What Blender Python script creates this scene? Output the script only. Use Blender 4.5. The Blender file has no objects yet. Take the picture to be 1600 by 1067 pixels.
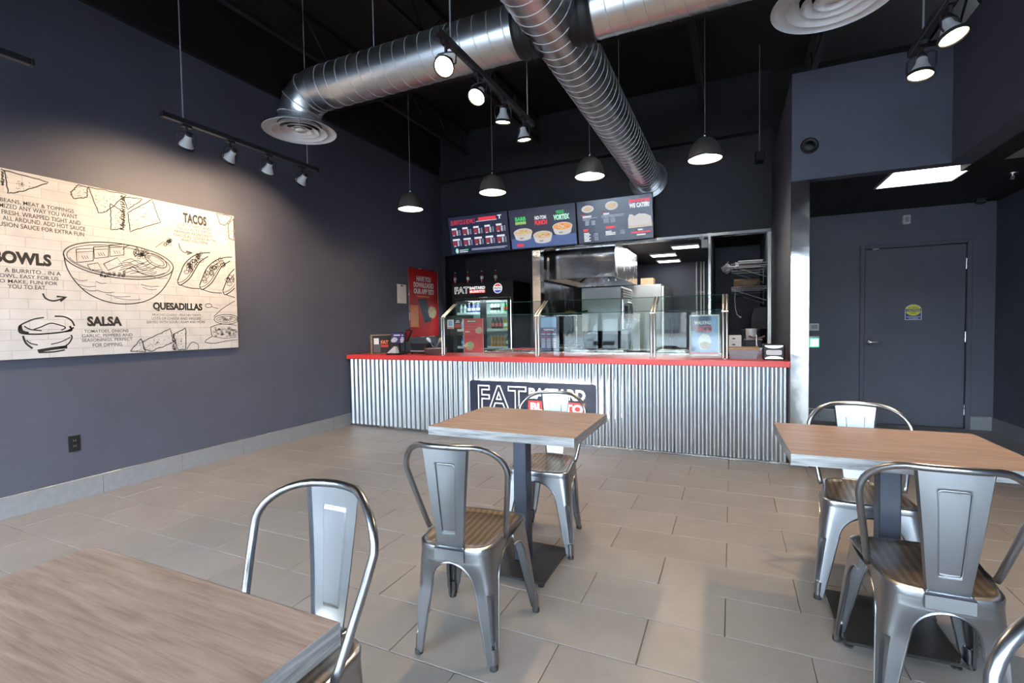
import bpy, bmesh, math, random
from mathutils import Vector, Matrix
random.seed(7)
PI = math.pi
scene = bpy.context.scene
C = bpy.context.collection

# ------------------------------------------------------------------ camera
# world: X along the serving counter, Y into the room, Z up; camera stands at the origin, 1.28 m high
FPX = 755.82
CAMR = ((0.9105723, 0.0, -0.4133498), (0.4130254, -0.0396052, 0.9098579), (-0.0163708, -0.9992154, -0.0360634))
CAMP = Vector((0, 0, 1.28))
cam_d = bpy.data.cameras.new('camera')
cam_d.sensor_width = 36.0
cam_d.sensor_fit = 'HORIZONTAL'
cam_d.lens = FPX / 1600 * 36.0
cam_d.clip_start = 0.02
cam = bpy.data.objects.new('camera', cam_d)
C.objects.link(cam)
rt = Vector([r[0] for r in CAMR]); dn = Vector([r[1] for r in CAMR]); fw = Vector([r[2] for r in CAMR])
m3 = Matrix((rt, -dn, -fw)).transposed()
cam.matrix_world = Matrix.Translation(CAMP) @ m3.to_4x4()
scene.camera = cam

def pray(x, y):
    a, b = (x - 800) / FPX, (y - 533.5) / FPX
    return rt * a + dn * b + fw
def on_x(x, y, X):
    r = pray(x, y); return CAMP + r * (X / r.x)
def on_y(x, y, Y):
    r = pray(x, y); return CAMP + r * (Y / r.y)

# ------------------------------------------------------------------ world, daylight, exposure
world = bpy.data.worlds.new('overcast_sky'); scene.world = world
world.use_nodes = True
wn = world.node_tree.nodes; wl = world.node_tree.links
bg = wn['Background']; bg.inputs['Color'].default_value = (0.78, 0.89, 1.0, 1); bg.inputs['Strength'].default_value = 40.0
portal = bpy.data.lights.new('window_portal', 'AREA'); portal.shape = 'RECTANGLE'; portal.size = 7.0; portal.size_y = 2.5
portal.cycles.is_portal = True
po = bpy.data.objects.new('window_portal', portal); C.objects.link(po)
po.location = (-0.95, -2.62, 1.32); po.rotation_euler = (PI / 2, 0, PI)
scene.view_settings.view_transform = 'Standard'; scene.view_settings.look = 'None'
scene.view_settings.gamma = 1.0; scene.view_settings.use_curve_mapping = False
scene.view_settings.exposure = 0.12
scene.cycles.use_denoising = True
scene.cycles.max_bounces = 8; scene.cycles.diffuse_bounces = 4; scene.cycles.glossy_bounces = 4
scene.cycles.transmission_bounces = 6; scene.cycles.transparent_max_bounces = 16
scene.cycles.caustics_reflective = False; scene.cycles.caustics_refractive = False
scene.cycles.sample_clamp_indirect = 6.0
WARM = (1.0, 0.70, 0.42)

# ------------------------------------------------------------------ materials
MATS = {}
def mat(name, col, rough=0.5, metal=0.0, var=0.0, vscale=6.0, bump=0.0, bscale=60.0, stretch=None, emit=None, estr=0.0,
        col2=None, coat=0.0, coords='Object', rvar=0.0, spec=None):
    if name in MATS: return MATS[name]
    m = bpy.data.materials.new(name); m.use_nodes = True; MATS[name] = m
    nt = m.node_tree; N = nt.nodes; L = nt.links
    b = N['Principled BSDF']
    b.inputs['Roughness'].default_value = rough; b.inputs['Metallic'].default_value = metal
    if coat: b.inputs['Coat Weight'].default_value = coat; b.inputs['Coat Roughness'].default_value = 0.15
    if spec is not None: b.inputs['Specular IOR Level'].default_value = spec
    if coords == 'World':
        g = N.new('ShaderNodeNewGeometry'); src = g.outputs['Position']
    else:
        g = N.new('ShaderNodeTexCoord'); src = g.outputs[coords]
    mp = N.new('ShaderNodeMapping'); L.new(src, mp.inputs['Vector'])
    if stretch: mp.inputs['Scale'].default_value = stretch
    c2 = col2 if col2 else tuple(min(1, c * (1 - var)) for c in col)
    nz = N.new('ShaderNodeTexNoise'); nz.inputs['Scale'].default_value = vscale; nz.inputs['Detail'].default_value = 5
    L.new(mp.outputs[0], nz.inputs['Vector'])
    rp = N.new('ShaderNodeValToRGB'); rp.color_ramp.elements[0].position = 0.32; rp.color_ramp.elements[1].position = 0.68
    rp.color_ramp.elements[0].color = (*c2, 1); rp.color_ramp.elements[1].color = (*col, 1)
    L.new(nz.outputs['Fac'], rp.inputs['Fac']); L.new(rp.outputs['Color'], b.inputs['Base Color'])
    if rvar:
        mr = N.new('ShaderNodeMapRange'); mr.inputs['To Min'].default_value = max(0.02, rough - rvar); mr.inputs['To Max'].default_value = rough + rvar
        mr.inputs['From Min'].default_value = 0.3; mr.inputs['From Max'].default_value = 0.7
        L.new(nz.outputs['Fac'], mr.inputs['Value']); L.new(mr.outputs[0], b.inputs['Roughness'])
    if bump:
        n2 = N.new('ShaderNodeTexNoise'); n2.inputs['Scale'].default_value = bscale; n2.inputs['Detail'].default_value = 3
        L.new(mp.outputs[0], n2.inputs['Vector'])
        bp = N.new('ShaderNodeBump'); bp.inputs['Strength'].default_value = bump; bp.inputs['Distance'].default_value = 0.01
        L.new(n2.outputs['Fac'], bp.inputs['Height']); L.new(bp.outputs[0], b.inputs['Normal'])
    if emit:
        b.inputs['Emission Color'].default_value = (*emit, 1); b.inputs['Emission Strength'].default_value = estr
    return m

def glass_mat(name, tint=(0.93, 0.98, 0.96), rough=0.0):
    m = bpy.data.materials.new(name); m.use_nodes = True; MATS[name] = m
    nt = m.node_tree; N = nt.nodes; L = nt.links
    for n in list(N):
        if n.type == 'BSDF_PRINCIPLED': N.remove(n)
    out = [n for n in N if n.type == 'OUTPUT_MATERIAL'][0]
    tr = N.new('ShaderNodeBsdfTransparent'); tr.inputs['Color'].default_value = (*tint, 1)
    gl = N.new('ShaderNodeBsdfGlossy'); gl.inputs['Roughness'].default_value = rough
    fr = N.new('ShaderNodeFresnel'); ge = N.new('ShaderNodeNewGeometry'); mr = N.new('ShaderNodeMapRange')
    mr.inputs['To Min'].default_value = 1.5; mr.inputs['To Max'].default_value = 1 / 1.5     # thin pane: same reflectance from both faces
    L.new(ge.outputs['Backfacing'], mr.inputs['Value']); L.new(mr.outputs[0], fr.inputs['IOR'])
    mx = N.new('ShaderNodeMixShader')
    L.new(fr.outputs[0], mx.inputs['Fac']); L.new(tr.outputs[0], mx.inputs[1]); L.new(gl.outputs[0], mx.inputs[2])
    L.new(mx.outputs[0], out.inputs['Surface'])
    return m

# painted surfaces
mat('navy_paint', (0.069, 0.073, 0.102), 0.55, var=0.12, vscale=2.2, bump=0.12, bscale=180, coords='World')
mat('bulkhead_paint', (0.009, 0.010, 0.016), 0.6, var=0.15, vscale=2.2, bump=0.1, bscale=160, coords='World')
mat('black_paint', (0.0055, 0.0052, 0.006), 0.6, var=0.3, vscale=4, bump=0.1, bscale=40, coords='World')
mat('dark_void_paint', (0.007, 0.007, 0.009), 0.65, var=0.3, vscale=3, bump=0.1, bscale=60, coords='World')
mat('grey_ceiling', (0.42, 0.42, 0.46), 0.8, var=0.25, vscale=14, bump=0.4, bscale=90, coords='World')
mat('grout', (0.12, 0.11, 0.10), 0.9, var=0.3, vscale=20, bump=0.2, bscale=200, coords='World')
mat('baseboard_tile', (0.205, 0.21, 0.23), 0.5, var=0.12, vscale=25, bump=0.1, bscale=150, coords='World')
mat('metal_edge_trim', (0.75, 0.75, 0.75), 0.3, 1.0, var=0.1)
mat('steel', (0.66, 0.67, 0.69), 0.24, 1.0, var=0.18, vscale=5, bump=0.06, bscale=9, rvar=0.08)
mat('wavy_steel', (0.66, 0.66, 0.67), 0.13, 1.0, var=0.08, vscale=2.2, bump=0.5, bscale=2.4, stretch=(1, 1, 1.6))
mat('brushed_steel', (0.70, 0.68, 0.66), 0.36, 1.0, var=0.2, vscale=30, stretch=(1, 1, 0.05))
mat('galvanised_duct', (0.78, 0.81, 0.84), 0.30, 1.0, var=0.08, vscale=3, bump=0.02, bscale=6)
mat('duct_seam', (0.72, 0.74, 0.77), 0.45, 0.35, var=0.1)
mat('aluminium', (0.62, 0.62, 0.64), 0.45, 0.45, var=0.08)
mat('chrome_wire', (0.75, 0.76, 0.78), 0.35, 0.4, var=0.1)
mat('oven_grey', (0.40, 0.44, 0.44), 0.35, 0.3, var=0.12, vscale=3)
mat('fridge_grey', (0.30, 0.32, 0.32), 0.4, 0.2, var=0.12, vscale=3)
mat('corrugated_metal', (0.56, 0.605, 0.655), 0.28, 1.0, var=0.06, vscale=3)
mat('chair_steel', (0.31, 0.33, 0.36), 0.28, 1.0, var=0.07, vscale=5)
mat('black_metal', (0.018, 0.020, 0.026), 0.42, 0.3, var=0.2)
mat('post_metal', (0.030, 0.038, 0.060), 0.45, 0.3, var=0.15)
mat('base_plate_iron', (0.020, 0.019, 0.019), 0.45, 0.3, var=0.4, vscale=16, bump=0.1, bscale=120)
mat('rubber', (0.012, 0.012, 0.013), 0.7, var=0.2)
mat('black_plastic', (0.012, 0.012, 0.014), 0.5, var=0.2, spec=0.3)
mat('white_enamel', (0.70, 0.70, 0.70), 0.4, var=0.06)
mat('pendant_nickel', (0.40, 0.35, 0.31), 0.38, 0.75, var=0.15, vscale=30, stretch=(1, 1, 0.05))
mat('diffuser_white', (0.86, 0.85, 0.85), 0.45, var=0.06)
mat('red_laminate', (0.70, 0.045, 0.040), 0.30, var=0.08, vscale=4, coat=0.2)
mat('white_plastic', (0.72, 0.72, 0.70), 0.4, var=0.05)
mat('grey_plastic', (0.28, 0.29, 0.31), 0.4, var=0.1)
mat('ink', (0.012, 0.012, 0.012), 0.6, var=0.2, vscale=30)
mat('ink_grey', (0.10, 0.10, 0.10), 0.6, var=0.3, vscale=40)
mat('paper', (0.72, 0.70, 0.68), 0.7, var=0.05)
mat('cardboard', (0.42, 0.27, 0.15), 0.75, var=0.15, vscale=14)
mat('poster_red', (0.42, 0.012, 0.012), 0.35, var=0.15, vscale=5)
mat('flyer_red', (0.62, 0.05, 0.06), 0.4, var=0.15, vscale=8)
mat('print_white', (0.75, 0.75, 0.75), 0.5, var=0.05)
mat('print_blue', (0.05, 0.07, 0.20), 0.45, var=0.25, vscale=10)
mat('print_lightblue', (0.30, 0.45, 0.75), 0.45, var=0.3, vscale=7)
mat('print_orange', (0.75, 0.22, 0.08), 0.5, var=0.2, vscale=20)
mat('print_tan', (0.55, 0.40, 0.25), 0.55, var=0.45, vscale=45)
mat('print_green', (0.12, 0.45, 0.12), 0.5, var=0.3, vscale=30)
mat('print_yellow', (0.75, 0.68, 0.05), 0.45, var=0.1)
mat('sticker_blue', (0.03, 0.04, 0.25), 0.45, var=0.1)
mat('purple_print', (0.06, 0.035, 0.16), 0.35, var=0.3)
mat('sign_navy', (0.018, 0.022, 0.048), 0.35, var=0.1)
mat('glass_edge_green', (0.03, 0.16, 0.13), 0.15, var=0.2)
mat('snow', (0.66, 0.69, 0.73), 0.8, var=0.5, vscale=0.3, bump=0.4, bscale=2, coords='World')
mat('asphalt', (0.12, 0.125, 0.14), 0.7, var=0.4, vscale=1.5, coords='World')
mat('car_paint', (0.16, 0.18, 0.20), 0.25, 0.3, var=0.1, coat=0.6)
mat('car_glass', (0.02, 0.025, 0.03), 0.05, var=0.1)
mat('building_wall', (0.30, 0.27, 0.25), 0.8, var=0.2, vscale=0.5)
mat('brown_hood', (0.36, 0.25, 0.16), 0.35, 0.7, var=0.3, vscale=6)
mat('fridge_interior', (0.55, 0.66, 0.66), 0.5, var=0.08)
mat('cooler_light', (1, 1, 1), 0.5, emit=(0.85, 1.0, 1.0), estr=6)
mat('food_tan', (0.55, 0.36, 0.14), 0.6, var=0.5, vscale=30)
mat('food_brown', (0.20, 0.10, 0.04), 0.6, var=0.5, vscale=30)
mat('plastic_film', (0.55, 0.55, 0.56), 0.3, var=0.2, vscale=20)
mat('drink_purple', (0.04, 0.03, 0.16), 0.2, var=0.3, vscale=20)
mat('drink_green', (0.03, 0.36, 0.06), 0.2, var=0.3, vscale=20)
mat('drink_orange', (0.62, 0.26, 0.04), 0.2, var=0.3, vscale=20)
mat('drink_blue', (0.06, 0.16, 0.45), 0.2, var=0.3, vscale=20)
mat('drink_yellow', (0.60, 0.52, 0.08), 0.2, var=0.3, vscale=20)
mat('drink_dark', (0.03, 0.015, 0.012), 0.2, var=0.3, vscale=20)
mat('drink_clear', (0.50, 0.55, 0.58), 0.2, var=0.3, vscale=20)
mat('sauce_red', (0.22, 0.015, 0.010), 0.2, var=0.3, vscale=20)
mat('pepsi_red', (0.60, 0.06, 0.03), 0.4, emit=(0.9, 0.12, 0.06), estr=0.5)
mat('pepsi_blue', (0.03, 0.06, 0.35), 0.4, emit=(0.05, 0.10, 0.6), estr=0.5)
mat('lit_white', (0.8, 0.8, 0.8), 0.4, emit=(1, 1, 1), estr=0.8)
mat('lit_red', (0.6, 0.05, 0.05), 0.4, emit=(1.0, 0.08, 0.06), estr=0.5)
mat('led_strip', (1, 1, 1), 0.5, emit=(0.86, 0.94, 1.0), estr=260)
mat('troffer_light', (1, 1, 1), 0.5, emit=(1.0, 0.98, 0.95), estr=3.5)
mat('kitchen_light', (1, 1, 1), 0.5, emit=(1.0, 0.99, 0.97), estr=8)
mat('lamp_lens', (1, 1, 1), 0.4, emit=(1.0, 0.80, 0.52), estr=28)
mat('pendant_lens', (1, 1, 1), 0.4, emit=(1.0, 0.90, 0.72), estr=9)
mat('green_glow', (0.1, 0.6, 0.3), 0.4, emit=(0.1, 0.8, 0.4), estr=0.7)
# menu screens
mat('screen_navy', (0.01, 0.012, 0.02), 0.2, emit=(0.020, 0.026, 0.062), estr=0.75, spec=0.6)
mat('screen_white', (0.5, 0.5, 0.5), 0.3, emit=(0.9, 0.92, 1.0), estr=0.75)
mat('screen_dim', (0.3, 0.3, 0.3), 0.3, emit=(0.35, 0.38, 0.52), estr=0.8)
mat('screen_red', (0.4, 0.02, 0.03), 0.3, emit=(0.85, 0.06, 0.09), estr=0.75)
mat('screen_darkred', (0.2, 0.02, 0.03), 0.3, emit=(0.30, 0.035, 0.06), estr=0.8)
mat('screen_green', (0.05, 0.4, 0.1), 0.3, emit=(0.06, 0.55, 0.16), estr=0.75)
mat('screen_lime', (0.2, 0.4, 0.1), 0.3, emit=(0.40, 0.62, 0.18), estr=0.75)
mat('screen_mint', (0.2, 0.5, 0.3), 0.3, emit=(0.55, 0.95, 0.75), estr=0.75)
mat('screen_blue', (0.02, 0.04, 0.1), 0.3, emit=(0.08, 0.13, 0.32), estr=0.75)
mat('screen_bowl', (0.4, 0.4, 0.4), 0.3, emit=(0.62, 0.58, 0.56), estr=0.75)
mat('screen_food_tan', (0.4, 0.3, 0.2), 0.3, emit=(0.60, 0.48, 0.30), estr=0.75)
mat('screen_food_orange', (0.4, 0.2, 0.1), 0.3, emit=(0.85, 0.34, 0.08), estr=0.75)
mat('screen_food_red', (0.4, 0.1, 0.1), 0.3, emit=(0.55, 0.12, 0.10), estr=0.75)
GLASS = glass_mat('clear_glass'); WGLASS = glass_mat('window_glass', (0.96, 0.98, 0.98)); DGLASS = glass_mat('cooler_door_glass', (0.90, 0.96, 0.96))

def wood_mat(name, ca, cb, cc, rough, axis):
    m = bpy.data.materials.new(name); m.use_nodes = True; MATS[name] = m
    nt = m.node_tree; N = nt.nodes; L = nt.links; b = N['Principled BSDF']
    tc = N.new('ShaderNodeTexCoord'); mp = N.new('ShaderNodeMapping'); L.new(tc.outputs['Object'], mp.inputs['Vector'])
    s = [60, 60, 60]; s[axis] = 5; mp.inputs['Scale'].default_value = s
    n1 = N.new('ShaderNodeTexNoise'); n1.inputs['Scale'].default_value = 1.0; n1.inputs['Detail'].default_value = 8; n1.inputs['Distortion'].default_value = 0.6
    L.new(mp.outputs[0], n1.inputs['Vector'])
    mp2 = N.new('ShaderNodeMapping'); L.new(tc.outputs['Object'], mp2.inputs['Vector'])
    s2 = [300, 300, 300]; s2[axis] = 16; mp2.inputs['Scale'].default_value = s2
    n2 = N.new('ShaderNodeTexNoise'); n2.inputs['Scale'].default_value = 1.0; n2.inputs['Detail'].default_value = 4; L.new(mp2.outputs[0], n2.inputs['Vector'])
    ad = N.new('ShaderNodeMath'); ad.operation = 'MULTIPLY_ADD'; ad.inputs[1].default_value = 0.45; L.new(n2.outputs['Fac'], ad.inputs[0]); L.new(n1.outputs['Fac'], ad.inputs[2])
    rp = N.new('ShaderNodeValToRGB'); e = rp.color_ramp.elements; e[0].position = 0.5; e[0].color = (*ca, 1); e[1].position = 0.95; e[1].color = (*cc, 1)
    k = rp.color_ramp.elements.new(0.72); k.color = (*cb, 1)
    L.new(ad.outputs[0], rp.inputs['Fac']); L.new(rp.outputs['Color'], b.inputs['Base Color'])
    b.inputs['Roughness'].default_value = rough
    bp = N.new('ShaderNodeBump'); bp.inputs['Strength'].default_value = 0.12; bp.inputs['Distance'].default_value = 0.004
    L.new(ad.outputs[0], bp.inputs['Height']); L.new(bp.outputs[0], b.inputs['Normal'])
wood_mat('wood_laminate', (0.165, 0.114, 0.097), (0.236, 0.172, 0.149), (0.305, 0.232, 0.205), 0.38, 0)
wood_mat('grey_wood_edge', (0.11, 0.11, 0.115), (0.22, 0.225, 0.235), (0.35, 0.355, 0.37), 0.45, 0)
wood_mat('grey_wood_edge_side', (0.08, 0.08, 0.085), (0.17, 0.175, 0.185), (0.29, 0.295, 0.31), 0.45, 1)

def tile_mat():
    m = bpy.data.materials.new('porcelain_tile'); m.use_nodes = True; MATS['porcelain_tile'] = m
    nt = m.node_tree; N = nt.nodes; L = nt.links; b = N['Principled BSDF']
    g = N.new('ShaderNodeNewGeometry'); n = N.new('ShaderNodeTexNoise'); n.inputs['Scale'].default_value = 1.6; n.inputs['Detail'].default_value = 9; n.inputs['Roughness'].default_value = 0.72
    L.new(g.outputs['Position'], n.inputs['Vector'])
    rp = N.new('ShaderNodeValToRGB'); e = rp.color_ramp.elements; e[0].position = 0.3; e[0].color = (0.182, 0.171, 0.168, 1); e[1].position = 0.72; e[1].color = (0.243, 0.230, 0.227, 1)
    L.new(n.outputs['Fac'], rp.inputs['Fac'])
    oi = N.new('ShaderNodeObjectInfo'); mr = N.new('ShaderNodeMapRange'); mr.inputs['To Min'].default_value = 0.96; mr.inputs['To Max'].default_value = 1.03
    L.new(oi.outputs['Random'], mr.inputs['Value'])
    hs = N.new('ShaderNodeHueSaturation'); L.new(rp.outputs['Color'], hs.inputs['Color']); L.new(mr.outputs[0], hs.inputs['Value'])
    L.new(hs.outputs['Color'], b.inputs['Base Color']); b.inputs['Roughness'].default_value = 0.42
    n2 = N.new('ShaderNodeTexNoise'); n2.inputs['Scale'].default_value = 160; L.new(g.outputs['Position'], n2.inputs['Vector'])
    bp = N.new('ShaderNodeBump'); bp.inputs['Strength'].default_value = 0.12; bp.inputs['Distance'].default_value = 0.003
    L.new(n2.outputs['Fac'], bp.inputs['Height']); L.new(bp.outputs[0], b.inputs['Normal'])
tile_mat()

def seat_mat():
    m = bpy.data.materials.new('brushed_seat_metal'); m.use_nodes = True; MATS['seat_metal'] = m
    nt = m.node_tree; N = nt.nodes; L = nt.links; b = N['Principled BSDF']
    tc = N.new('ShaderNodeTexCoord'); w = N.new('ShaderNodeTexWave'); w.wave_type = 'BANDS'; w.bands_direction = 'X'
    w.inputs['Scale'].default_value = 11.5; w.inputs['Distortion'].default_value = 1.6; w.inputs['Detail'].default_value = 1.0; w.inputs['Detail Scale'].default_value = 1.2
    L.new(tc.outputs['Object'], w.inputs['Vector'])
    rp = N.new('ShaderNodeValToRGB'); e = rp.color_ramp.elements; e[0].position = 0.2; e[0].color = (0.46, 0.395, 0.32, 1); e[1].position = 0.8; e[1].color = (0.72, 0.63, 0.52, 1)  # tan band tones stand in for warm lamp reflections on the brushed steel
    L.new(w.outputs['Fac'], rp.inputs['Fac']); L.new(rp.outputs['Color'], b.inputs['Base Color'])
    b.inputs['Metallic'].default_value = 0.95; b.inputs['Roughness'].default_value = 0.24
seat_mat()

def brick_print():
    m = bpy.data.materials.new('white_brick_print'); m.use_nodes = True; MATS['brick_print'] = m
    nt = m.node_tree; N = nt.nodes; L = nt.links; b = N['Principled BSDF']
    g = N.new('ShaderNodeNewGeometry'); sp = N.new('ShaderNodeSeparateXYZ'); L.new(g.outputs['Position'], sp.inputs[0])
    cb = N.new('ShaderNodeCombineXYZ'); L.new(sp.outputs['Y'], cb.inputs['X']); L.new(sp.outputs['Z'], cb.inputs['Y'])
    br = N.new('ShaderNodeTexBrick'); br.inputs['Scale'].default_value = 1.0; br.inputs['Brick Width'].default_value = 0.20; br.inputs['Row Height'].default_value = 0.072
    br.inputs['Mortar Size'].default_value = 0.003; br.inputs['Mortar Smooth'].default_value = 0.6
    br.inputs['Color1'].default_value = (0.49, 0.49, 0.50, 1); br.inputs['Color2'].default_value = (0.45, 0.45, 0.46, 1); br.inputs['Mortar'].default_value = (0.355, 0.355, 0.36, 1)
    L.new(cb.outputs[0], br.inputs['Vector'])
    nz = N.new('ShaderNodeTexNoise'); nz.inputs['Scale'].default_value = 9; nz.inputs['Detail'].default_value = 6; L.new(cb.outputs[0], nz.inputs['Vector'])
    mx = N.new('ShaderNodeMixRGB'); mx.blend_type = 'SOFT_LIGHT'; mx.inputs['Fac'].default_value = 0.35
    L.new(br.outputs['Color'], mx.inputs['Color1']); L.new(nz.outputs['Fac'], mx.inputs['Color2']); L.new(mx.outputs['Color'], b.inputs['Base Color'])
    b.inputs['Roughness'].default_value = 0.6
brick_print()

def pitch(name, ca, cb, scale, rough):   # mottled food, foil and the like
    return mat(name, ca, rough, col2=cb, vscale=scale)

# ------------------------------------------------------------------ mesh helpers
class MB:
    def __init__(s): s.v = []; s.f = []; s.mi = []; s.M = Matrix.Identity(4); s.cur = 0
    def add(s, vs, fs):
        o = len(s.v)
        s.v += [tuple(s.M @ Vector(p)) for p in vs]
        s.f += [tuple(o + i for i in f) for f in fs]; s.mi += [s.cur] * len(fs)
        return s
    def box(s, x0, x1, y0, y1, z0, z1):
        return s.add([(x, y, z) for z in (z0, z1) for y in (y0, y1) for x in (x0, x1)],
                     [(0, 2, 3, 1), (4, 5, 7, 6), (0, 1, 5, 4), (2, 6, 7, 3), (0, 4, 6, 2), (1, 3, 7, 5)])
    def rbox(s, x0, x1, y0, y1, z0, z1, b=0.004):
        lo = (x0, y0, z0); hi = (x1, y1, z1); idx = {}; vs = []
        for cx in (0, 1):
            for cy in (0, 1):
                for cz in (0, 1):
                    for a in range(3):
                        p = []
                        for k, cc in enumerate((cx, cy, cz)):
                            e = hi[k] if cc else lo[k]
                            if k != a: e += -b if cc else b
                            p.append(e)
                        idx[(cx, cy, cz, a)] = len(vs); vs.append(tuple(p))
        fs = []
        def K(c, a): return idx[(c[0], c[1], c[2], a)]
        for a in range(3):
            u, w = [k for k in range(3) if k != a]
            for sgn in (0, 1):
                q = []
                for (p, r) in ((0, 0), (1, 0), (1, 1), (0, 1)):
                    c = [0, 0, 0]; c[a] = sgn; c[u] = p; c[w] = r; q.append(K(c, a))
                fs.append(tuple(q))
            for p in (0, 1):            # edges parallel to a
                for r in (0, 1):
                    c0 = [0, 0, 0]; c0[u] = p; c0[w] = r; c1 = list(c0); c1[a] = 1
                    fs.append((K(c0, u), K(c1, u), K(c1, w), K(c0, w)))
        for cx in (0, 1):
            for cy in (0, 1):
                for cz in (0, 1): fs.append(tuple(idx[(cx, cy, cz, a)] for a in range(3)))
        return s.add(vs, fs)
    def tube(s, path, r, n=10, closed=False, cap=True):
        P = [Vector(p) for p in path]; m = len(P)
        R = r if isinstance(r, (list, tuple)) else [r] * m
        rings = []; T0 = None; nrm = None
        for i in range(m):
            a = P[(i - 1) % m] if (closed or i > 0) else P[i]; b = P[(i + 1) % m] if (closed or i < m - 1) else P[i]
            t = (b - a).normalized()
            if nrm is None:
                h = Vector((0, 0, 1)) if abs(t.z) < 0.9 else Vector((1, 0, 0)); nrm = t.cross(h).normalized()
            else:
                nrm = (nrm - t * nrm.dot(t)).normalized()
            bn = t.cross(nrm)
            rings.append([P[i] + (nrm * math.cos(2 * PI * k / n) + bn * math.sin(2 * PI * k / n)) * R[i] for k in range(n)])
        vs = [tuple(p) for ring in rings for p in ring]; fs = []
        for i in range(m if closed else m - 1):
            j = (i + 1) % m
            for k in range(n): fs.append((i * n + k, i * n + (k + 1) % n, j * n + (k + 1) % n, j * n + k))
        if cap and not closed: fs.append(tuple(range(n - 1, -1, -1))); fs.append(tuple((m - 1) * n + k for k in range(n)))
        return s.add(vs, fs)
    def lathe(s, prof, n=24, c=(0, 0, 0), capb=True, capt=True):
        vs = []; fs = []
        for (r, z) in prof:
            for k in range(n): vs.append((c[0] + r * math.cos(2 * PI * k / n), c[1] + r * math.sin(2 * PI * k / n), c[2] + z))
        for i in range(len(prof) - 1):
            for k in range(n): fs.append((i * n + k, i * n + (k + 1) % n, (i + 1) * n + (k + 1) % n, (i + 1) * n + k))
        if capb: fs.append(tuple(range(n - 1, -1, -1)))
        if capt: fs.append(tuple((len(prof) - 1) * n + k for k in range(n)))
        return s.add(vs, fs)
    def prism(s, poly, z0, z1):
        n = len(poly)
        vs = [(p[0], p[1], z0) for p in poly] + [(p[0], p[1], z1) for p in poly]
        fs = [tuple(range(n - 1, -1, -1)), tuple(range(n, 2 * n))] + [(i, (i + 1) % n, n + (i + 1) % n, n + i) for i in range(n)]
        return s.add(vs, fs)
    def quad(s, a, b, c, d): return s.add([a, b, c, d], [(0, 1, 2, 3)])
    def disc(s, c, r, n=24, rx=None):
        return s.add([(c[0] + (rx or r) * math.cos(2 * PI * k / n), c[1] + r * math.sin(2 * PI * k / n), c[2]) for k in range(n)], [tuple(range(n))])
    def ribbon(s, pts, w, z=0.0, closed=False):
        P = [Vector((p[0], p[1])) for p in pts]; m = len(P)
        if m < 2: return s
        vs = []; fs = []
        for i in range(m):
            a = P[(i - 1) % m] if (closed or i > 0) else P[i]; b = P[(i + 1) % m] if (closed or i < m - 1) else P[i]
            d = b - a
            if d.length < 1e-9: d = Vector((1, 0))
            d.normalize(); nn = Vector((-d.y, d.x)) * (w / 2)
            vs += [(*(P[i] + nn), z), (*(P[i] - nn), z)]
        for i in range(m if closed else m - 1):
            j = (i + 1) % m; fs.append((2 * i, 2 * i + 1, 2 * j + 1, 2 * j))
        return s.add(vs, fs)
    def build(s, name, mats, parent=None, smooth=False, recalc=True):
        me = bpy.data.meshes.new(name); me.from_pydata(s.v, [], s.f)
        if not isinstance(mats, (list, tuple)): mats = [mats]
        for q in mats: me.materials.append(MATS[q] if isinstance(q, str) else q)
        if len(mats) > 1: me.polygons.foreach_set('material_index', s.mi)
        if recalc:
            bm = bmesh.new(); bm.from_mesh(me); bmesh.ops.recalc_face_normals(bm, faces=bm.faces[:]); bm.to_mesh(me); bm.free()
        if smooth:
            me.polygons.foreach_set('use_smooth', [True] * len(me.polygons))
            if smooth == 'auto': me.set_sharp_from_angle(angle=math.radians(38))
        me.update()
        o = bpy.data.objects.new(name, me); C.objects.link(o)
        if parent is not None: o.parent = parent
        return o

def basis(o, u, v):
    u = Vector(u).normalized(); v = Vector(v).normalized(); n = u.cross(v)
    m = Matrix((u, v, n)).transposed().to_4x4(); m.translation = Vector(o); return m
def tag(o, label, cat, group=None):
    o['label'] = label; o['category'] = cat
    if group: o['group'] = group
    return o
def thing(name, label, cat, loc=(0, 0, 0), rotz=0.0, group=None):
    o = bpy.data.objects.new(name, None); C.objects.link(o); o.empty_display_size = 0.1
    o.location = loc; o.rotation_euler = (0, 0, rotz); return tag(o, label, cat, group)
def struct(o): o['kind'] = 'structure'; return o
def copy_tree(o, parent=None):
    c = o.copy(); C.objects.link(c)
    if parent is not None: c.parent = parent
    for ch in o.children: copy_tree(ch, c)
    return c
def lamp(name, kind, loc, energy, color, parent=None, size=0.05, spot=None, blend=0.5, target=None):
    d = bpy.data.lights.new(name, kind); d.energy = energy; d.color = color
    if kind in ('POINT', 'SPOT'): d.shadow_soft_size = size
    if kind == 'SPOT': d.spot_size = math.radians(spot); d.spot_blend = blend
    if kind == 'AREA': d.size = size
    o = bpy.data.objects.new(name, d); C.objects.link(o); o.location = loc
    if target is not None: o.rotation_euler = (Vector(target) - Vector(loc)).to_track_quat('-Z', 'Y').to_euler()
    if parent is not None: o.parent = parent
    return o

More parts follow.
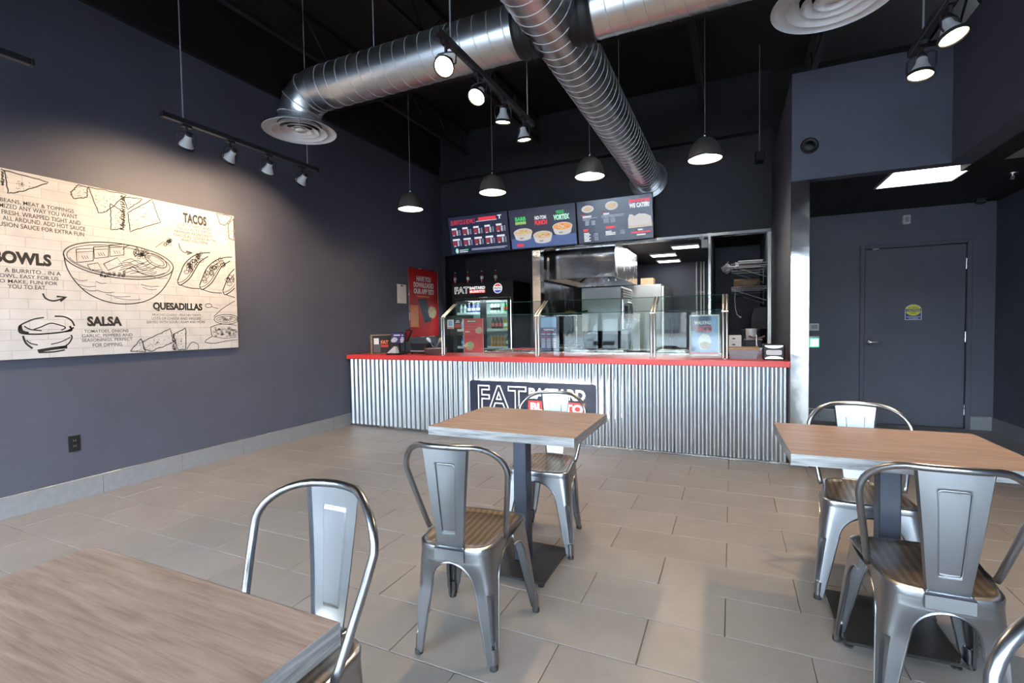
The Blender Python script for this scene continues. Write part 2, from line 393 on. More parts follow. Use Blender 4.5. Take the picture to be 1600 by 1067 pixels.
def text_mesh(body, w, h, bold=0.0, keep=False):
    """flat lettering fitted into w x h, lower left corner at 0,0"""
    cu = bpy.data.curves.new('lettering', 'FONT'); cu.body = body; cu.size = 1.0; cu.offset = bold; cu.resolution_u = 3
    cu.space_line = 0.95
    ob = bpy.data.objects.new('lettering', cu)
    me = bpy.data.meshes.new_from_object(ob)
    vs = [v.co.copy() for v in me.vertices]; fs = [tuple(p.vertices) for p in me.polygons]
    bpy.data.objects.remove(ob); bpy.data.meshes.remove(me); bpy.data.curves.remove(cu)
    x0 = min(v.x for v in vs); x1 = max(v.x for v in vs); y0 = min(v.y for v in vs); y1 = max(v.y for v in vs)
    sx = w / (x1 - x0); sy = h / (y1 - y0)
    if keep: sx = sy = min(sx, sy)
    return [((v.x - x0) * sx, (v.y - y0) * sy, 0) for v in vs], fs
def raw_text(body, bold):
    cu = bpy.data.curves.new('lettering', 'FONT'); cu.body = body; cu.size = 1.0; cu.offset = bold; cu.resolution_u = 3
    ob = bpy.data.objects.new('lettering', cu); me = bpy.data.meshes.new_from_object(ob)
    vs = [v.co.copy() for v in me.vertices]; fs = [tuple(p.vertices) for p in me.polygons]
    bpy.data.objects.remove(ob); bpy.data.meshes.remove(me); bpy.data.curves.remove(cu); return vs, fs
def outline_text(qo, qi, body, w, h, thick, z):
    ov, of = raw_text(body, thick); iv, if_ = raw_text(body, -0.004)
    x0 = min(v.x for v in ov); x1 = max(v.x for v in ov); y0 = min(v.y for v in ov); y1 = max(v.y for v in ov)
    f_ = lambda v, zz: ((v.x - x0) * w / (x1 - x0), (v.y - y0) * h / (y1 - y0), zz)
    qo.add([f_(v, z) for v in ov], of); qi.add([f_(v, 2 * z) for v in iv], if_)
def put_text(mb, body, x, y, w, h, bold=0.02, z=0.0, skew=0.0):
    vs, fs = text_mesh(body, w, h, bold)
    mb.add([(x + a + skew * b, y + b, z) for a, b, _ in vs], fs); return mb
def ellipse(cx, cy, rx, ry, a0=0, a1=360, n=40, tilt=0.0):
    o = []
    for i in range(n + 1):
        a = math.radians(a0 + (a1 - a0) * i / n); x = rx * math.cos(a); y = ry * math.sin(a); t = math.radians(tilt)
        o.append((cx + x * math.cos(t) - y * math.sin(t), cy + x * math.sin(t) + y * math.cos(t)))
    return o
def sm(a, b, x):
    t = max(0.0, min(1.0, (x - a) / (b - a))); return t * t * (3 - 2 * t)

# ------------------------------------------------------------------ the setting
XW, XR, YF, YB, ZC = -4.54, 2.66, -2.6, 7.15, 4.5
floor = struct(MB().box(-4.66, 2.78, -2.72, 11.7, -0.12, -0.005).build('floor', 'grout'))
TW, TH, GAP = 0.6033, 0.30294, 0.0032
tile_meshes = {}
def tile(x0, x1, y0, y1):
    w, d = round(x1 - x0, 4), round(y1 - y0, 4)
    if (w, d) not in tile_meshes:
        q = MB(); b = 0.0016
        q.add([(-w/2, -d/2, -0.005), (w/2, -d/2, -0.005), (w/2, d/2, -0.005), (-w/2, d/2, -0.005),
               (-w/2, -d/2, -b), (w/2, -d/2, -b), (w/2, d/2, -b), (-w/2, d/2, -b),
               (-w/2+b, -d/2+b, 0), (w/2-b, -d/2+b, 0), (w/2-b, d/2-b, 0), (-w/2+b, d/2-b, 0)],
              [(0, 1, 5, 4), (1, 2, 6, 5), (2, 3, 7, 6), (3, 0, 4, 7), (4, 5, 9, 8), (5, 6, 10, 9), (6, 7, 11, 10), (7, 4, 8, 11), (8, 9, 10, 11)])
        o = q.build('floor_tile', 'porcelain_tile', floor); tile_meshes[(w, d)] = o.data
    else:
        o = bpy.data.objects.new('floor_tile', tile_meshes[(w, d)]); C.objects.link(o); o.parent = floor
    o.location = ((x0 + x1) / 2, (y0 + y1) / 2, 0)
field = MB()
for k in range(-16, 17):
    ya, yb = 2.0927 + k * TH, 2.0927 + (k + 1) * TH
    off = -0.025 if k % 2 == 0 else -0.3267
    j = math.floor((XW - off) / TW)
    while off + j * TW < XR:
        xa, xb = off + j * TW, off + (j + 1) * TW; j += 1
        spans = []
        if yb <= 4.88: spans = [(XW, XR, ya, yb)]
        elif ya < 4.88: spans = [(XW, 0.47, ya, 4.88), (0.60, XR, ya, yb)]
        elif ya < 7.10: spans = [(0.60, XR, ya, min(yb, 7.10))]
        for (lx, hx, ly, hy) in spans:
            ax, bx = max(xa + GAP / 2, lx), min(xb - GAP / 2, hx); ay, by = max(ly + GAP / 2, YF), hy - GAP / 2
            if bx - ax < 0.02 or by - ay < 0.02: continue
            if k >= -8: tile(ax, bx, ay, by)
            else: field.box(ax, bx, ay, by, -0.005, 0)
fo = field.build('tile_field', 'porcelain_tile', floor); fo['kind'] = 'stuff'

w = MB(); w.box(-4.66, XW, YF, 11.6, 0, 3.8); w.cur = 1; w.box(-4.66, XW, YF, 11.6, 3.8, ZC)
struct(w.build('wall_left', ['navy_paint', 'black_paint']))
struct(MB().box(XW, XW + 0.05, YF, YB, 3.8, 3.92).build('trim_1', 'black_paint'))
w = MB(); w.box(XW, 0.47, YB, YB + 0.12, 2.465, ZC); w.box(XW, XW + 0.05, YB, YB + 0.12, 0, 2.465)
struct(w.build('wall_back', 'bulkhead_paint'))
w = MB(); w.box(0.47, 0.60, 4.83, YB + 0.12, 0, 3.37); struct(w.build('wall_partition', 'navy_paint'))
w = MB(); w.box(0.60, 1.54, 4.83, 4.95, 2.465, 3.37); struct(w.build('wall_bulkhead', 'navy_paint'))
w = MB(); w.box(1.54, 1.70, YF, 4.95, 2.465, 3.40); w.cur = 1; w.box(1.70, 1.88, YF, 5.16, 2.465, 2.60)
struct(w.build('wall_soffit', ['navy_paint', 'black_paint']))
struct(MB().box(1.88, XR, YF, 5.28, 2.55, 2.62).build('ceiling_side', 'grey_ceiling'))
w = MB(); w.box(0.60, 1.70, 4.95, 7.106, 2.55, 2.62); w.box(1.70, 1.88, 5.16, 7.106, 2.55, 2.62); w.box(1.88, XR, 5.28, 7.106, 2.55, 2.62); struct(w.build('ceiling_corridor', 'black_paint'))
w = MB(); w.box(0.60, 1.416, 7.106, 7.22, 0, 2.62); w.box(2.46, XR, 7.106, 7.22, 0, 2.62); w.box(1.416, 2.46, 7.106, 7.22, 2.15, 2.62)
struct(w.build('wall_corridor', 'navy_paint'))
struct(MB().box(XR, 2.78, YF, 7.22, 0, ZC).build('wall_right', 'navy_paint'))
w = MB(); w.box(0.47, XR, YB + 0.12, YB + 0.24, 2.62, ZC); struct(w.build('wall_upper', 'black_paint'))
ceil = struct(MB().box(-4.66, 2.78, YF - 0.12, YB + 0.24, ZC, ZC + 0.1).build('ceiling', 'black_paint'))
def joist(x0, y0, x1, y1, zb, zt, step):
    q = MB(); a = Vector((x0, y0, 0)); b = Vector((x1, y1, 0)); d = (b - a); n = max(2, int(d.length / step)); s = Vector((-d.y, d.x, 0)).normalized() * 0.03
    for z in (zb, zt):
        lo, hi = z - 0.02, z + 0.02
        q.add([tuple(p + Vector((0, 0, h))) for h in (lo, hi) for p in (a - s, b - s, b + s, a + s)],
              [(0, 1, 2, 3), (4, 5, 6, 7), (0, 1, 5, 4), (1, 2, 6, 5), (2, 3, 7, 6), (3, 0, 4, 7)])
    for i in range(n):
        p = a + d * (i / n); r = a + d * ((i + 0.5) / n); e = a + d * ((i + 1) / n)
        q.tube([p + Vector((0, 0, zb)), r + Vector((0, 0, zt))], 0.012, 5); q.tube([r + Vector((0, 0, zt)), e + Vector((0, 0, zb))], 0.012, 5)
    return q.build('joist', 'dark_void_paint', ceil)
for x in (-4.0, -2.75, -1.55, -0.35, 0.85, 2.1): joist(x, YF, x, YB, 4.12, 4.46, 0.6)
for y in (1.2, 4.6): MB().box(XW, XR, y, y + 0.14, 3.98, 4.10).build('girder', 'dark_void_paint', ceil)
MB().box(XW, 0.47, YB - 0.12, YB, 3.70, 3.95).build('girder', 'dark_void_paint', ceil)

# steel cladding of the openings
q = MB(); q.rbox(-2.87, -2.73, YB - 0.012, YB + 0.14, 0, 2.465, 0.004); struct(q.build('trim_2', 'wavy_steel'))
q = MB(); q.rbox(-2.73, 0.47, YB - 0.012, YB + 0.13, 2.425, 2.47, 0.004); struct(q.build('trim_3', 'steel'))
q = MB(); q.rbox(-0.292, -0.255, YB - 0.012, YB + 0.12, 0, 2.425, 0.004); struct(q.build('trim_4', 'steel'))
q = MB(); q.rbox(0.425, 0.47, YB - 0.012, YB + 0.13, 0, 2.425, 0.004); struct(q.build('trim_5', 'brushed_steel'))
q = MB(); q.rbox(0.464, 0.604, 4.820, 4.832, 0.09, 2.462, 0.002); q.rbox(0.598, 0.606, 4.83, 4.95, 0.09, 2.462, 0.002)
struct(q.build('trim_6', 'wavy_steel'))
q = MB(); q.rbox(0.464, 0.604, 4.822, 4.834, 0.0, 0.09, 0.002); struct(q.build('baseboard_column', 'baseboard_tile'))
# baseboards
bl = struct(MB().box(XW, XW + 0.004, YF, 4.86, 0, 0.15).build('baseboard_left', 'grout'))
y = 4.53 - 12 * 0.6065
while y < 4.86:
    MB().rbox(XW, XW + 0.012, y + 0.001, min(y + 0.6045, 4.86), 0.0, 0.148, 0.0015).build('baseboard_tile', 'baseboard_tile', bl)
    y += 0.6065
MB().rbox(XW, XW + 0.0135, YF, 4.86, 0.148, 0.152, 0.0008).build('edge_strip', 'metal_edge_trim', bl)
bb = struct(MB().box(0.60, 1.416, 7.102, 7.106, 0, 0.15).build('baseboard_corridor', 'grout'))
for a, b in ((0.602, 1.0), (1.003, 1.414), (2.462, XR - 0.012)): MB().rbox(a, b, 7.094, 7.106, 0, 0.148, 0.0015).build('baseboard_tile', 'baseboard_tile', bb)
MB().rbox(0.602, 1.414, 7.0935, 7.106, 0.148, 0.152, 0.0008).build('edge_strip', 'metal_edge_trim', bb)
MB().rbox(2.462, XR, 7.0935, 7.106, 0.148, 0.152, 0.0008).build('edge_strip', 'metal_edge_trim', bb)
br = struct(MB().box(XR - 0.004, XR, YF, 7.094, 0, 0.15).build('baseboard_right', 'grout'))
y = 7.094
while y > 0:
    MB().rbox(XR - 0.012, XR, y - 0.6045, y - 0.001, 0, 0.148, 0.0015).build('baseboard_tile', 'baseboard_tile', br); y -= 0.6065
MB().rbox(XR - 0.0135, XR, 0, 7.094, 0.148, 0.152, 0.0008).build('edge_strip', 'metal_edge_trim', br)
# corridor door
dr = struct(MB().box(1.44, 2.44, 7.16, 7.18, 0.005, 2.13).build('door_1', 'navy_paint'))
q = MB(); q.rbox(1.467, 2.408, 7.112, 7.157, 0.012, 2.103, 0.003); q.build('door_leaf', 'navy_paint', dr)
q = MB()
q.rbox(1.416, 1.462, 7.088, 7.20, 0, 2.15, 0.004); q.rbox(2.413, 2.46, 7.088, 7.20, 0, 2.15, 0.004); q.rbox(1.462, 2.413, 7.088, 7.20, 2.108, 2.15, 0.004)
q.build('door_frame', 'navy_paint', dr)
for z in (0.22, 1.05, 1.88): MB().tube([(2.41, 7.106, z - 0.06), (2.41, 7.106, z + 0.06)], 0.008, 10).build('hinge', 'steel', dr)
q = MB(); q.M = basis((1.515, 7.112, 0.99), (1, 0, 0), (0, 0, 1))
q.lathe([(0.032, 0), (0.032, 0.006), (0.026, 0.012), (0.013, 0.016), (0.013, 0.045)], 20)
q.tube([(0, 0, 0.04), (0.03, 0, 0.046), (0.075, 0.003, 0.046), (0.115, 0.0, 0.042)], [0.011, 0.010, 0.009, 0.008], 10)
q.build('door_handle', 'steel', dr, 'auto')
MB().box(1.462, 1.468, 7.10, 7.116, 0.945, 1.035).build('strike_plate', 'black_metal', dr)
MB().rbox(1.535, 1.60, 7.092, 7.112, 2.098, 2.118, 0.003).build('door_contact', 'white_plastic', dr)
MB().rbox(1.467, 2.408, 7.10, 7.14, 0.0, 0.012, 0.002).build('door_sweep', 'black_metal', dr)

# storefront behind the camera: aluminium frames and glass, daylight comes through here
struct(MB().box(-4.66, 2.78, YF - 0.12, YF, 2.6, ZC).build('wall_front', 'navy_paint'))
mul = [-4.54, -4.23, -3.16, -2.07, -0.95, 0.17, 1.29, 2.66]
for i in range(len(mul) - 1):
    a, b = mul[i], mul[i + 1]; f = 0.055; q = MB()
    q.box(a, a + f, YF - 0.11, YF - 0.01, 0, 2.6); q.box(b - f, b, YF - 0.11, YF - 0.01, 0, 2.6)
    q.box(a + f, b - f, YF - 0.11, YF - 0.01, 0, 0.12); q.box(a + f, b - f, YF - 0.11, YF - 0.01, 2.54, 2.6); q.box(a + f, b - f, YF - 0.11, YF - 0.01, 2.15, 2.20)
    if i == 2: q.box(-2.685, -2.625, YF - 0.11, YF - 0.01, 0.12, 2.15)
    wo = struct(q.build('window_%d' % (i + 1), 'black_metal'))
    MB().box(a + f, b - f, YF - 0.066, YF - 0.060, 0.12, 2.54).build('pane', WGLASS, wo)
struct(MB().box(-40, 40, -13, YF - 0.13, -0.22, -0.12).build('ground_pavement', 'asphalt'))
struct(MB().box(-60, 60, -60, -13, -0.22, -0.12).build('ground_snow', 'snow'))

# ------------------------------------------------------------------ tables
def make_table(name, label):
    t = thing(name, label, 'table')
    W, D, Z, th = 0.763, 0.61, 0.773, 0.042
    MB().rbox(-W/2 + 0.002, W/2 - 0.002, -D/2 + 0.002, D/2 - 0.002, Z - th, Z, 0.001).build('tabletop', 'wood_laminate', t)
    q = MB()
    for s in (-1, 1):
        q.cur = 0; q.box(-W/2, W/2, s * D/2 - (0.002 if s > 0 else 0), s * D/2 + (0.002 if s < 0 else 0), Z - th, Z - 0.0008)
        q.cur = 1; q.box(s * W/2 - (0.002 if s > 0 else 0), s * W/2 + (0.002 if s < 0 else 0), -D/2 + 0.002, D/2 - 0.002, Z - th, Z - 0.0008)
    q.build('edge_band', ['grey_wood_edge', 'grey_wood_edge_side'], t)
    q = MB(); q.rbox(-0.037, 0.037, -0.037, 0.037, 0.03, Z - th - 0.008, 0.004); q.build('column', 'post_metal', t)
    q = MB(); q.rbox(-0.15, 0.15, -0.15, 0.15, Z - th - 0.008, Z - th, 0.002); q.build('top_plate', 'black_metal', t)
    bp = MB().rbox(-0.19, 0.19, -0.20, 0.20, 0.018, 0.030, 0.003).build('base_plate', 'base_plate_iron', t)
    for sx in (-1, 1):
        for sy in (-1, 1):
            MB().lathe([(0.016, 0), (0.016, 0.006), (0.007, 0.008), (0.007, 0.019)], 12, (sx * 0.165, sy * 0.175, 0)).build('leveling_foot', 'rubber', bp)
    return t
tab = make_table('bistro_table', 'wood-look square table in front of the lettered counter sign, between two metal chairs')
tab.location = (-1.012, 2.335, 0)
t2 = copy_tree(tab); t2.location = (0.578, 2.40, 0); t2.rotation_euler.z = math.radians(1.5)
tag(t2, 'wood-look table standing in line with the steel-clad corner column and corridor door', 'table')
t3 = copy_tree(tab); t3.location = (-0.995, 0.311, 0)
tag(t3, 'wood-look table with only a far-side chair, its top showing close grain, nearest the storefront', 'table')
for o in (tab, t2, t3): o['group'] = 'wood-look dining tables'

# ------------------------------------------------------------------ metal cafe chairs
TF, TR = (0.178, 0.168), (0.150, -0.200)      # seat corners, front and rear (half width, y)
FF, FR = (0.217, 0.212), (0.170, -0.212)      # feet
ZS, ZA, Z0 = 0.438, 0.395, 0.300
def bulge(x, z, hx): return -0.030 * max(0, 1 - (x / hx) ** 2) * sm(0.26, 0.43, z)
def leg_mesh(front, sx):
    q = MB(); rows = []
    T, B = (TF, FF) if front else (TR, FR)
    zs = [0.012, 0.04, 0.06, 0.075, 0.085, 0.10, 0.14, 0.18, 0.22, 0.25, 0.268, 0.278, 0.29, 0.305, 0.32, 0.335, 0.35, 0.363, 0.374, 0.383, 0.390, 0.3945, 0.395, 0.41, 0.425, ZS]
    for z in zs:
        t = z / ZS
        cx = (B[0] + (T[0] - B[0]) * t); cy = (B[1] + (T[1] - B[1]) * t)
        ym = ((FF[1] + (TF[1] - FF[1]) * t) + (FR[1] + (TR[1] - FR[1]) * t)) / 2
        hx, hy = cx, abs(cy - ym)
        wd = []
        for half in (hx, hy):
            w0 = 0.030 + 0.040 * min(1, z / Z0)
            if z <= Z0: ww = w0
            elif z < ZA: s_ = (z - Z0) / (ZA - Z0); ww = w0 + (half - w0) * (1 - math.sqrt(max(0, 1 - s_ * s_)))
            else: ww = half
            wd.append(min(ww, half))
        r = min(0.014 + 0.034 * t ** 1.5, 0.9 * min(wd))
        g = 0.016 * sm(0.072, 0.088, z) * (1 - sm(0.262, 0.282, z))
        sy = 1 if front else -1
        pts = []
        fl = 0.010 * (1 - sm(0.385, 0.395, z))
        pts.append((cx - wd[0], cy - sy * fl)); pts.append((cx - wd[0], cy)); pts.append((cx - (wd[0] * 0.6 + r * 0.4), cy))
        for k in range(7):
            a = PI / 2 * k / 6
            px = cx - r + r * math.sin(a); py = cy - sy * (r - r * math.cos(a))
            gg = g * (1.0 if k in (2, 3, 4) else 0.0)
            pts.append((px - gg * 0.7, py - sy * gg * 0.7))
        pts.append((cx, cy - sy * (wd[1] * 0.6 + r * 0.4))); pts.append((cx, cy - sy * wd[1])); pts.append((cx - fl, cy - sy * wd[1]))
        rows.append([(sx * p[0], p[1] + (bulge(p[0], z, hx) if not front and p[1] < ym else 0), z) for p in pts])
    n = len(rows[0]); vs = [p for r_ in rows for p in r_]
    fs = [(i * n + k, i * n + k + 1, (i + 1) * n + k + 1, (i + 1) * n + k) for i in range(len(rows) - 1) for k in range(n - 1)]
    q.add(vs, fs)
    sy = 1 if front else -1
    # sleeve at the foot and the rolled bead along the arch
    q.tube([(sx * (B[0] - 0.013), B[1] - sy * 0.013, 0.012), (sx * (B[0] - 0.0165), B[1] - sy * 0.0165, 0.078)], [0.0135, 0.0145], 12)
    q.tube([rows[i][1] for i in range(2, 23)], 0.0038, 6); q.tube([rows[i][n - 2] for i in range(2, 23)], 0.0038, 6)
    return q
def seat_outline():
    o = []
    def arc(cx, cy, r, a0, a1, n=7):
        for i in range(n):
            a = math.radians(a0 + (a1 - a0) * i / (n - 1)); o.append((cx + r * math.cos(a), cy + r * math.sin(a)))
    r = 0.048
    arc(TF[0] - r, TF[1] - r, r, 0, 90); 
    for i in range(1, 8): o.append((TF[0] - r - (2 * (TF[0] - r)) * i / 8, TF[1] + 0.004 * math.sin(PI * i / 8)))
    arc(-TF[0] + r, TF[1] - r, r, 90, 180)
    arc(-TR[0] + r, TR[1] + r, r, 180, 270)
    for i in range(1, 8): o.append((-(TR[0] - r) + 2 * (TR[0] - r) * i / 8, TR[1]))
    arc(TR[0] - r, TR[1] + r, r, 270, 360)
    return [(x, y + (bulge(x, 0.44, TR[0]) if y < -0.1 else 0)) for x, y in o]
def make_chair(label):
    t = thing('metal_cafe_chair', label, 'chair', group='galvanised metal cafe chairs')
    out = seat_outline(); n = len(out); q = MB(); rings = []
    for (ins, z) in ((-0.002, 0.424), (-0.003, 0.442), (-0.001, 0.449), (0.006, 0.453), (0.016, 0.4525), (0.028, 0.447), (0.050, 0.4455), (0.10, 0.444)):
        k = 1 - ins / 0.17; rings.append([(x * k, (y + 0.015) * k - 0.015, z) for x, y in out])
    vs = [p for r_ in rings for p in r_] + [(0, -0.015, 0.4435)]; m = len(rings)
    for i in range(m - 1):
        q.cur = 0 if i < 4 else 1
        q.f += []; base = 0
        for k in range(n): q.f.append((i * n + k, i * n + (k + 1) % n, (i + 1) * n + (k + 1) % n, (i + 1) * n + k)); q.mi.append(q.cur)
    for k in range(n): q.f.append(((m - 1) * n + k, (m - 1) * n + (k + 1) % n, m * n)); q.mi.append(1)
    q.v = vs
    seat = q.build('seat', ['chair_steel', 'seat_metal'], t, 'auto')
    for front in (True, False):
        for sx in (-1, 1):
            lg = leg_mesh(front, sx).build('leg', 'chair_steel', t, 'auto')
            B = FF if front else FR; sy = 1 if front else -1
            MB().lathe([(0.0155, 0), (0.0165, 0.004), (0.0160, 0.016), (0.0145, 0.020)], 14, (sx * (B[0] - 0.013), B[1] - sy * 0.013, 0)).build('foot_cap', 'rubber', lg, 'auto')
    # bent tube hoop of the back
    half = [(0.166, -0.075, 0.452), (0.172, -0.085, 0.478), (0.186, -0.114, 0.56), (0.203, -0.146, 0.655), (0.213, -0.168, 0.722)]
    for i in range(1, 9):
        a = math.radians(90 * i / 8); half.append((0.080 + 0.133 * math.cos(a) if i < 8 else 0.080, -0.170 - 0.084 * (1 - math.cos(a)) ** 0.9, 0.724 + 0.113 * math.sin(a)))
    half.append((0.04, -0.263, 0.8385))
    path = half + [(0.0, -0.266, 0.8395)] + [(-x, y, z) for x, y, z in reversed(half)]
    MB().tube(path, 0.0112, 12).build('back_hoop', 'chair_steel', t, True)
    # tapered splat with a pressed panel
    us = [-1, -0.965, -0.93, -0.8, -0.62, -0.5, -0.47, -0.43, -0.4, -0.2, 0]; us = us + [-u for u in reversed(us[:-1])]
    vv = [0, 0.05, 0.11, 0.155, 0.165, 0.185, 0.195] + [0.195 + 0.63 * k / 12 for k in range(1, 12)] + [0.825, 0.835, 0.855, 0.865, 0.92, 0.96, 1.0]
    def sp_pt(u, v, off=0.0): return ((0.054 + 0.041 * v) * u, -0.222 - 0.036 * v ** 1.2 - 0.006 * math.sin(PI * v) - 0.003 * (1 - u * u) + off, 0.440 + 0.395 * v)
    vs = []
    for v in vv:
        for u in us:
            inside = (1 - sm(0.43, 0.47, abs(u))) * sm(0.165, 0.185, v) * (1 - sm(0.835, 0.855, v))
            vs.append(sp_pt(u, v, 0.0035 * inside + 0.010 * sm(0.93, 1.0, abs(u))))
    nu, nv = len(us) - 1, len(vv) - 1
    q = MB().add(vs, [(j * (nu + 1) + i, j * (nu + 1) + i + 1, (j + 1) * (nu + 1) + i + 1, (j + 1) * (nu + 1) + i) for j in range(nv) for i in range(nu)])
    sp = q.build('back_splat', 'chair_steel', t, 'auto')
    q = MB()                                            # fine raised line around the pressed panel
    pan = [sp_pt(-0.45, 0.19 + 0.63 * i / 10) for i in range(11)] + [sp_pt(-0.41, 0.838), sp_pt(-0.3, 0.845), sp_pt(0, 0.845), sp_pt(0.3, 0.845), sp_pt(0.41, 0.838)] + [sp_pt(0.45, 0.82 - 0.63 * i / 10) for i in range(11)] + [sp_pt(0.41, 0.178), sp_pt(0.3, 0.175), sp_pt(0, 0.175), sp_pt(-0.3, 0.175), sp_pt(-0.41, 0.178)]
    q.tube(pan, 0.0020, 6, closed=True); q.build('pressed_bead', 'chair_steel', sp, True)
    q = MB(); q.rbox(-0.062, 0.062, -0.2395, -0.2325, 0.405, 0.450, 0.002); q.rbox(-0.060, 0.060, -0.238, -0.212, 0.4495, 0.4545, 0.002)
    for s in (-1, 1): q.lathe([(0.005, 0), (0.005, 0.004)], 8, (s * 0.052, -0.225, 0.4545))
    q.build('splat_bracket', 'chair_steel', t)
    return t
ch = make_chair('metal chair with tan lamp reflections painted on its seat, its back to the storefront, at the counter-sign table')
ch.location = (-0.978, 1.74, 0); ch.rotation_euler.z = math.radians(5.5)
for (x, y, r, lab) in (
    (-1.012, 2.665, 183.5, 'metal chair between the counter and the table before the lettered counter sign'),
    (0.572, 2.742, 177.5, 'metal chair on the counter side of the table in line with the steel-clad column'),
    (0.588, 2.045, 0.5, 'metal chair with its back to the storefront, at the table by the steel-clad column'),
    (-1.012, 0.752, 180.0, 'metal chair half hidden beyond the close table, its back hoop rising over the tabletop'),
    (0.566, 0.762, 180.0, 'metal chair of which little more than the bent tube hoop shows, near the storefront')):
    c = copy_tree(ch); c.location = (x, y, 0); c.rotation_euler.z = math.radians(r); c['label'] = lab

# ------------------------------------------------------------------ kitchen shell
w = MB(); w.box(XW, 0.60, 11.5, 11.6, 0, 2.7); struct(w.build('wall_kitchen', 'navy_paint'))
struct(MB().box(XW, 0.60, YB + 0.12, 11.6, 2.6, 2.68).build('ceiling_kitchen', 'black_paint'))
w = MB(); w.box(0.455, 0.60, YB + 0.12, 11.5, 0, 2.6); w.box(-0.30, 0.455, 9.6, 9.7, 0, 2.6); w.box(-0.30, -0.27, YB + 0.12, 9.6, 0, 2.6)
struct(w.build('wall_niche', 'navy_paint'))
w = MB(); w.box(XW, -2.95, 7.95, 8.05, 0, 2.6); w.box(-2.95, -2.90, YB + 0.12, 11.5, 0, 2.6); struct(w.build('wall_cooler_niche', 'dark_void_paint'))
struct(MB().box(-2.90, -2.888, YB + 0.14, 9.4, 0.0, 2.2).build('trim_7', 'steel'))
kl = []
for i, (a, b, c_, d) in enumerate(((-0.97, -0.50, 8.83, 9.20), (-1.46, -0.97, 9.72, 10.12), (-1.47, -0.99, 10.75, 11.15), (-0.12, 0.36, 7.42, 7.80))):
    t = thing('ceiling_light', ['bright kitchen ceiling panel light nearest the serving opening', 'middle of the three kitchen ceiling panel lights',
              'kitchen ceiling panel light deepest inside, nearest the rear kitchen wall', 'ceiling panel light above the wire shelves in the bay'][i], 'light', ((a + b) / 2, (c_ + d) / 2, 2.57), group='kitchen ceiling lights')
    hx, hy = (b - a) / 2, (d - c_) / 2
    q = MB(); q.box(-hx, hx, -hy, -hy + 0.02, 0, 0.03); q.box(-hx, hx, hy - 0.02, hy, 0, 0.03); q.box(-hx, -hx + 0.02, -hy + 0.02, hy - 0.02, 0, 0.03); q.box(hx - 0.02, hx, -hy + 0.02, hy - 0.02, 0, 0.03)
    q.build('frame', 'white_enamel', t)
    MB().box(-hx + 0.02, hx - 0.02, -hy + 0.02, hy - 0.02, 0.008, 0.014).build('diffuser', 'kitchen_light', t)
lamp('kitchen_glow', 'AREA', (-1.3, 9.0, 2.55), 60, (1, 0.98, 0.95), size=1.0, target=(-1.3, 9.0, 0))  # unseen area lamp added to strengthen the light of the ceiling panels

# ------------------------------------------------------------------ serving counter
cn = thing('serving_counter', 'long serving counter with red top and corrugated metal front', 'counter', (-2.03, 5.1, 0))
def L0(mb): mb.M = Matrix.Translation((2.03, -5.1, 0)); return mb
L0(MB()).box(-4.528, 0.462, 4.875, 5.42, 0.0, 0.862).build('body', 'black_paint', cn)
L0(MB()).rbox(-4.535, 0.464, 4.800, 5.46, 0.863, 0.917, 0.004).build('countertop', 'red_laminate', cn)
PIT = 0.0677; seams = [-4.530, -3.59, -2.64, -1.69, -0.745, 0.203, 0.463]
for i in range(len(seams) - 1):
    a, b = seams[i], seams[i + 1]; n = int((b - a) / PIT * 10); q = L0(MB()); vs = []
    for k in range(n + 1):
        x = a + (b - a) * k / n; ph = 2 * PI * (x + 4.53) / PIT
        yy = 4.853 - 0.0095 * math.sin(ph) - 0.0012 * math.sin(3 * ph) - (0.001 * (i % 2))
        vs += [(x, yy, 0.022), (x, yy, 0.862)]
    q.add(vs, [(2 * k, 2 * k + 2, 2 * k + 3, 2 * k + 1) for k in range(n)])
    q.build('corrugated_sheet', 'corrugated_metal', cn, True)
L0(MB()).rbox(-4.53, 0.463, 4.832, 4.87, 0.0, 0.020, 0.003).build('bottom_trim', 'steel', cn)
# prep line behind the glass
pt = thing('prep_table', 'stainless prep table with food wells behind the glass sneeze guard', 'table', (-1.62, 5.70, 0))
q = MB(); q.rbox(-1.55, 1.56, -0.23, 0.33, 0.86, 0.94, 0.004); q.build('top', 'steel', pt)
q = MB(); q.box(-1.53, 1.54, -0.20, 0.30, 0.1, 0.86); q.build('cabinet', 'brushed_steel', pt)
for k in range(9): MB().rbox(-1.48 + k * 0.335, -1.18 + k * 0.335, -0.14, 0.20, 0.941, 0.958, 0.004).build('pan_lid', 'steel' if k % 3 else 'black_plastic', pt)
for s in (-1.5, 1.5):
    for d in (-0.17, 0.27): MB().tube([(s, d, 0), (s, d, 0.1)], 0.02, 10).build('leg', 'steel', pt)
pb = thing('prep_bench', 'small steel bench carrying boxes and tub beside the steel jamb', 'bench', (0.17, 5.76, 0))
MB().rbox(-0.20, 0.28, -0.26, 0.26, 0.96, 1.0, 0.004).build('top', 'steel', pb)
MB().box(-0.18, 0.26, -0.24, 0.24, 0.0, 0.96).build('cabinet', 'brushed_steel', pb)

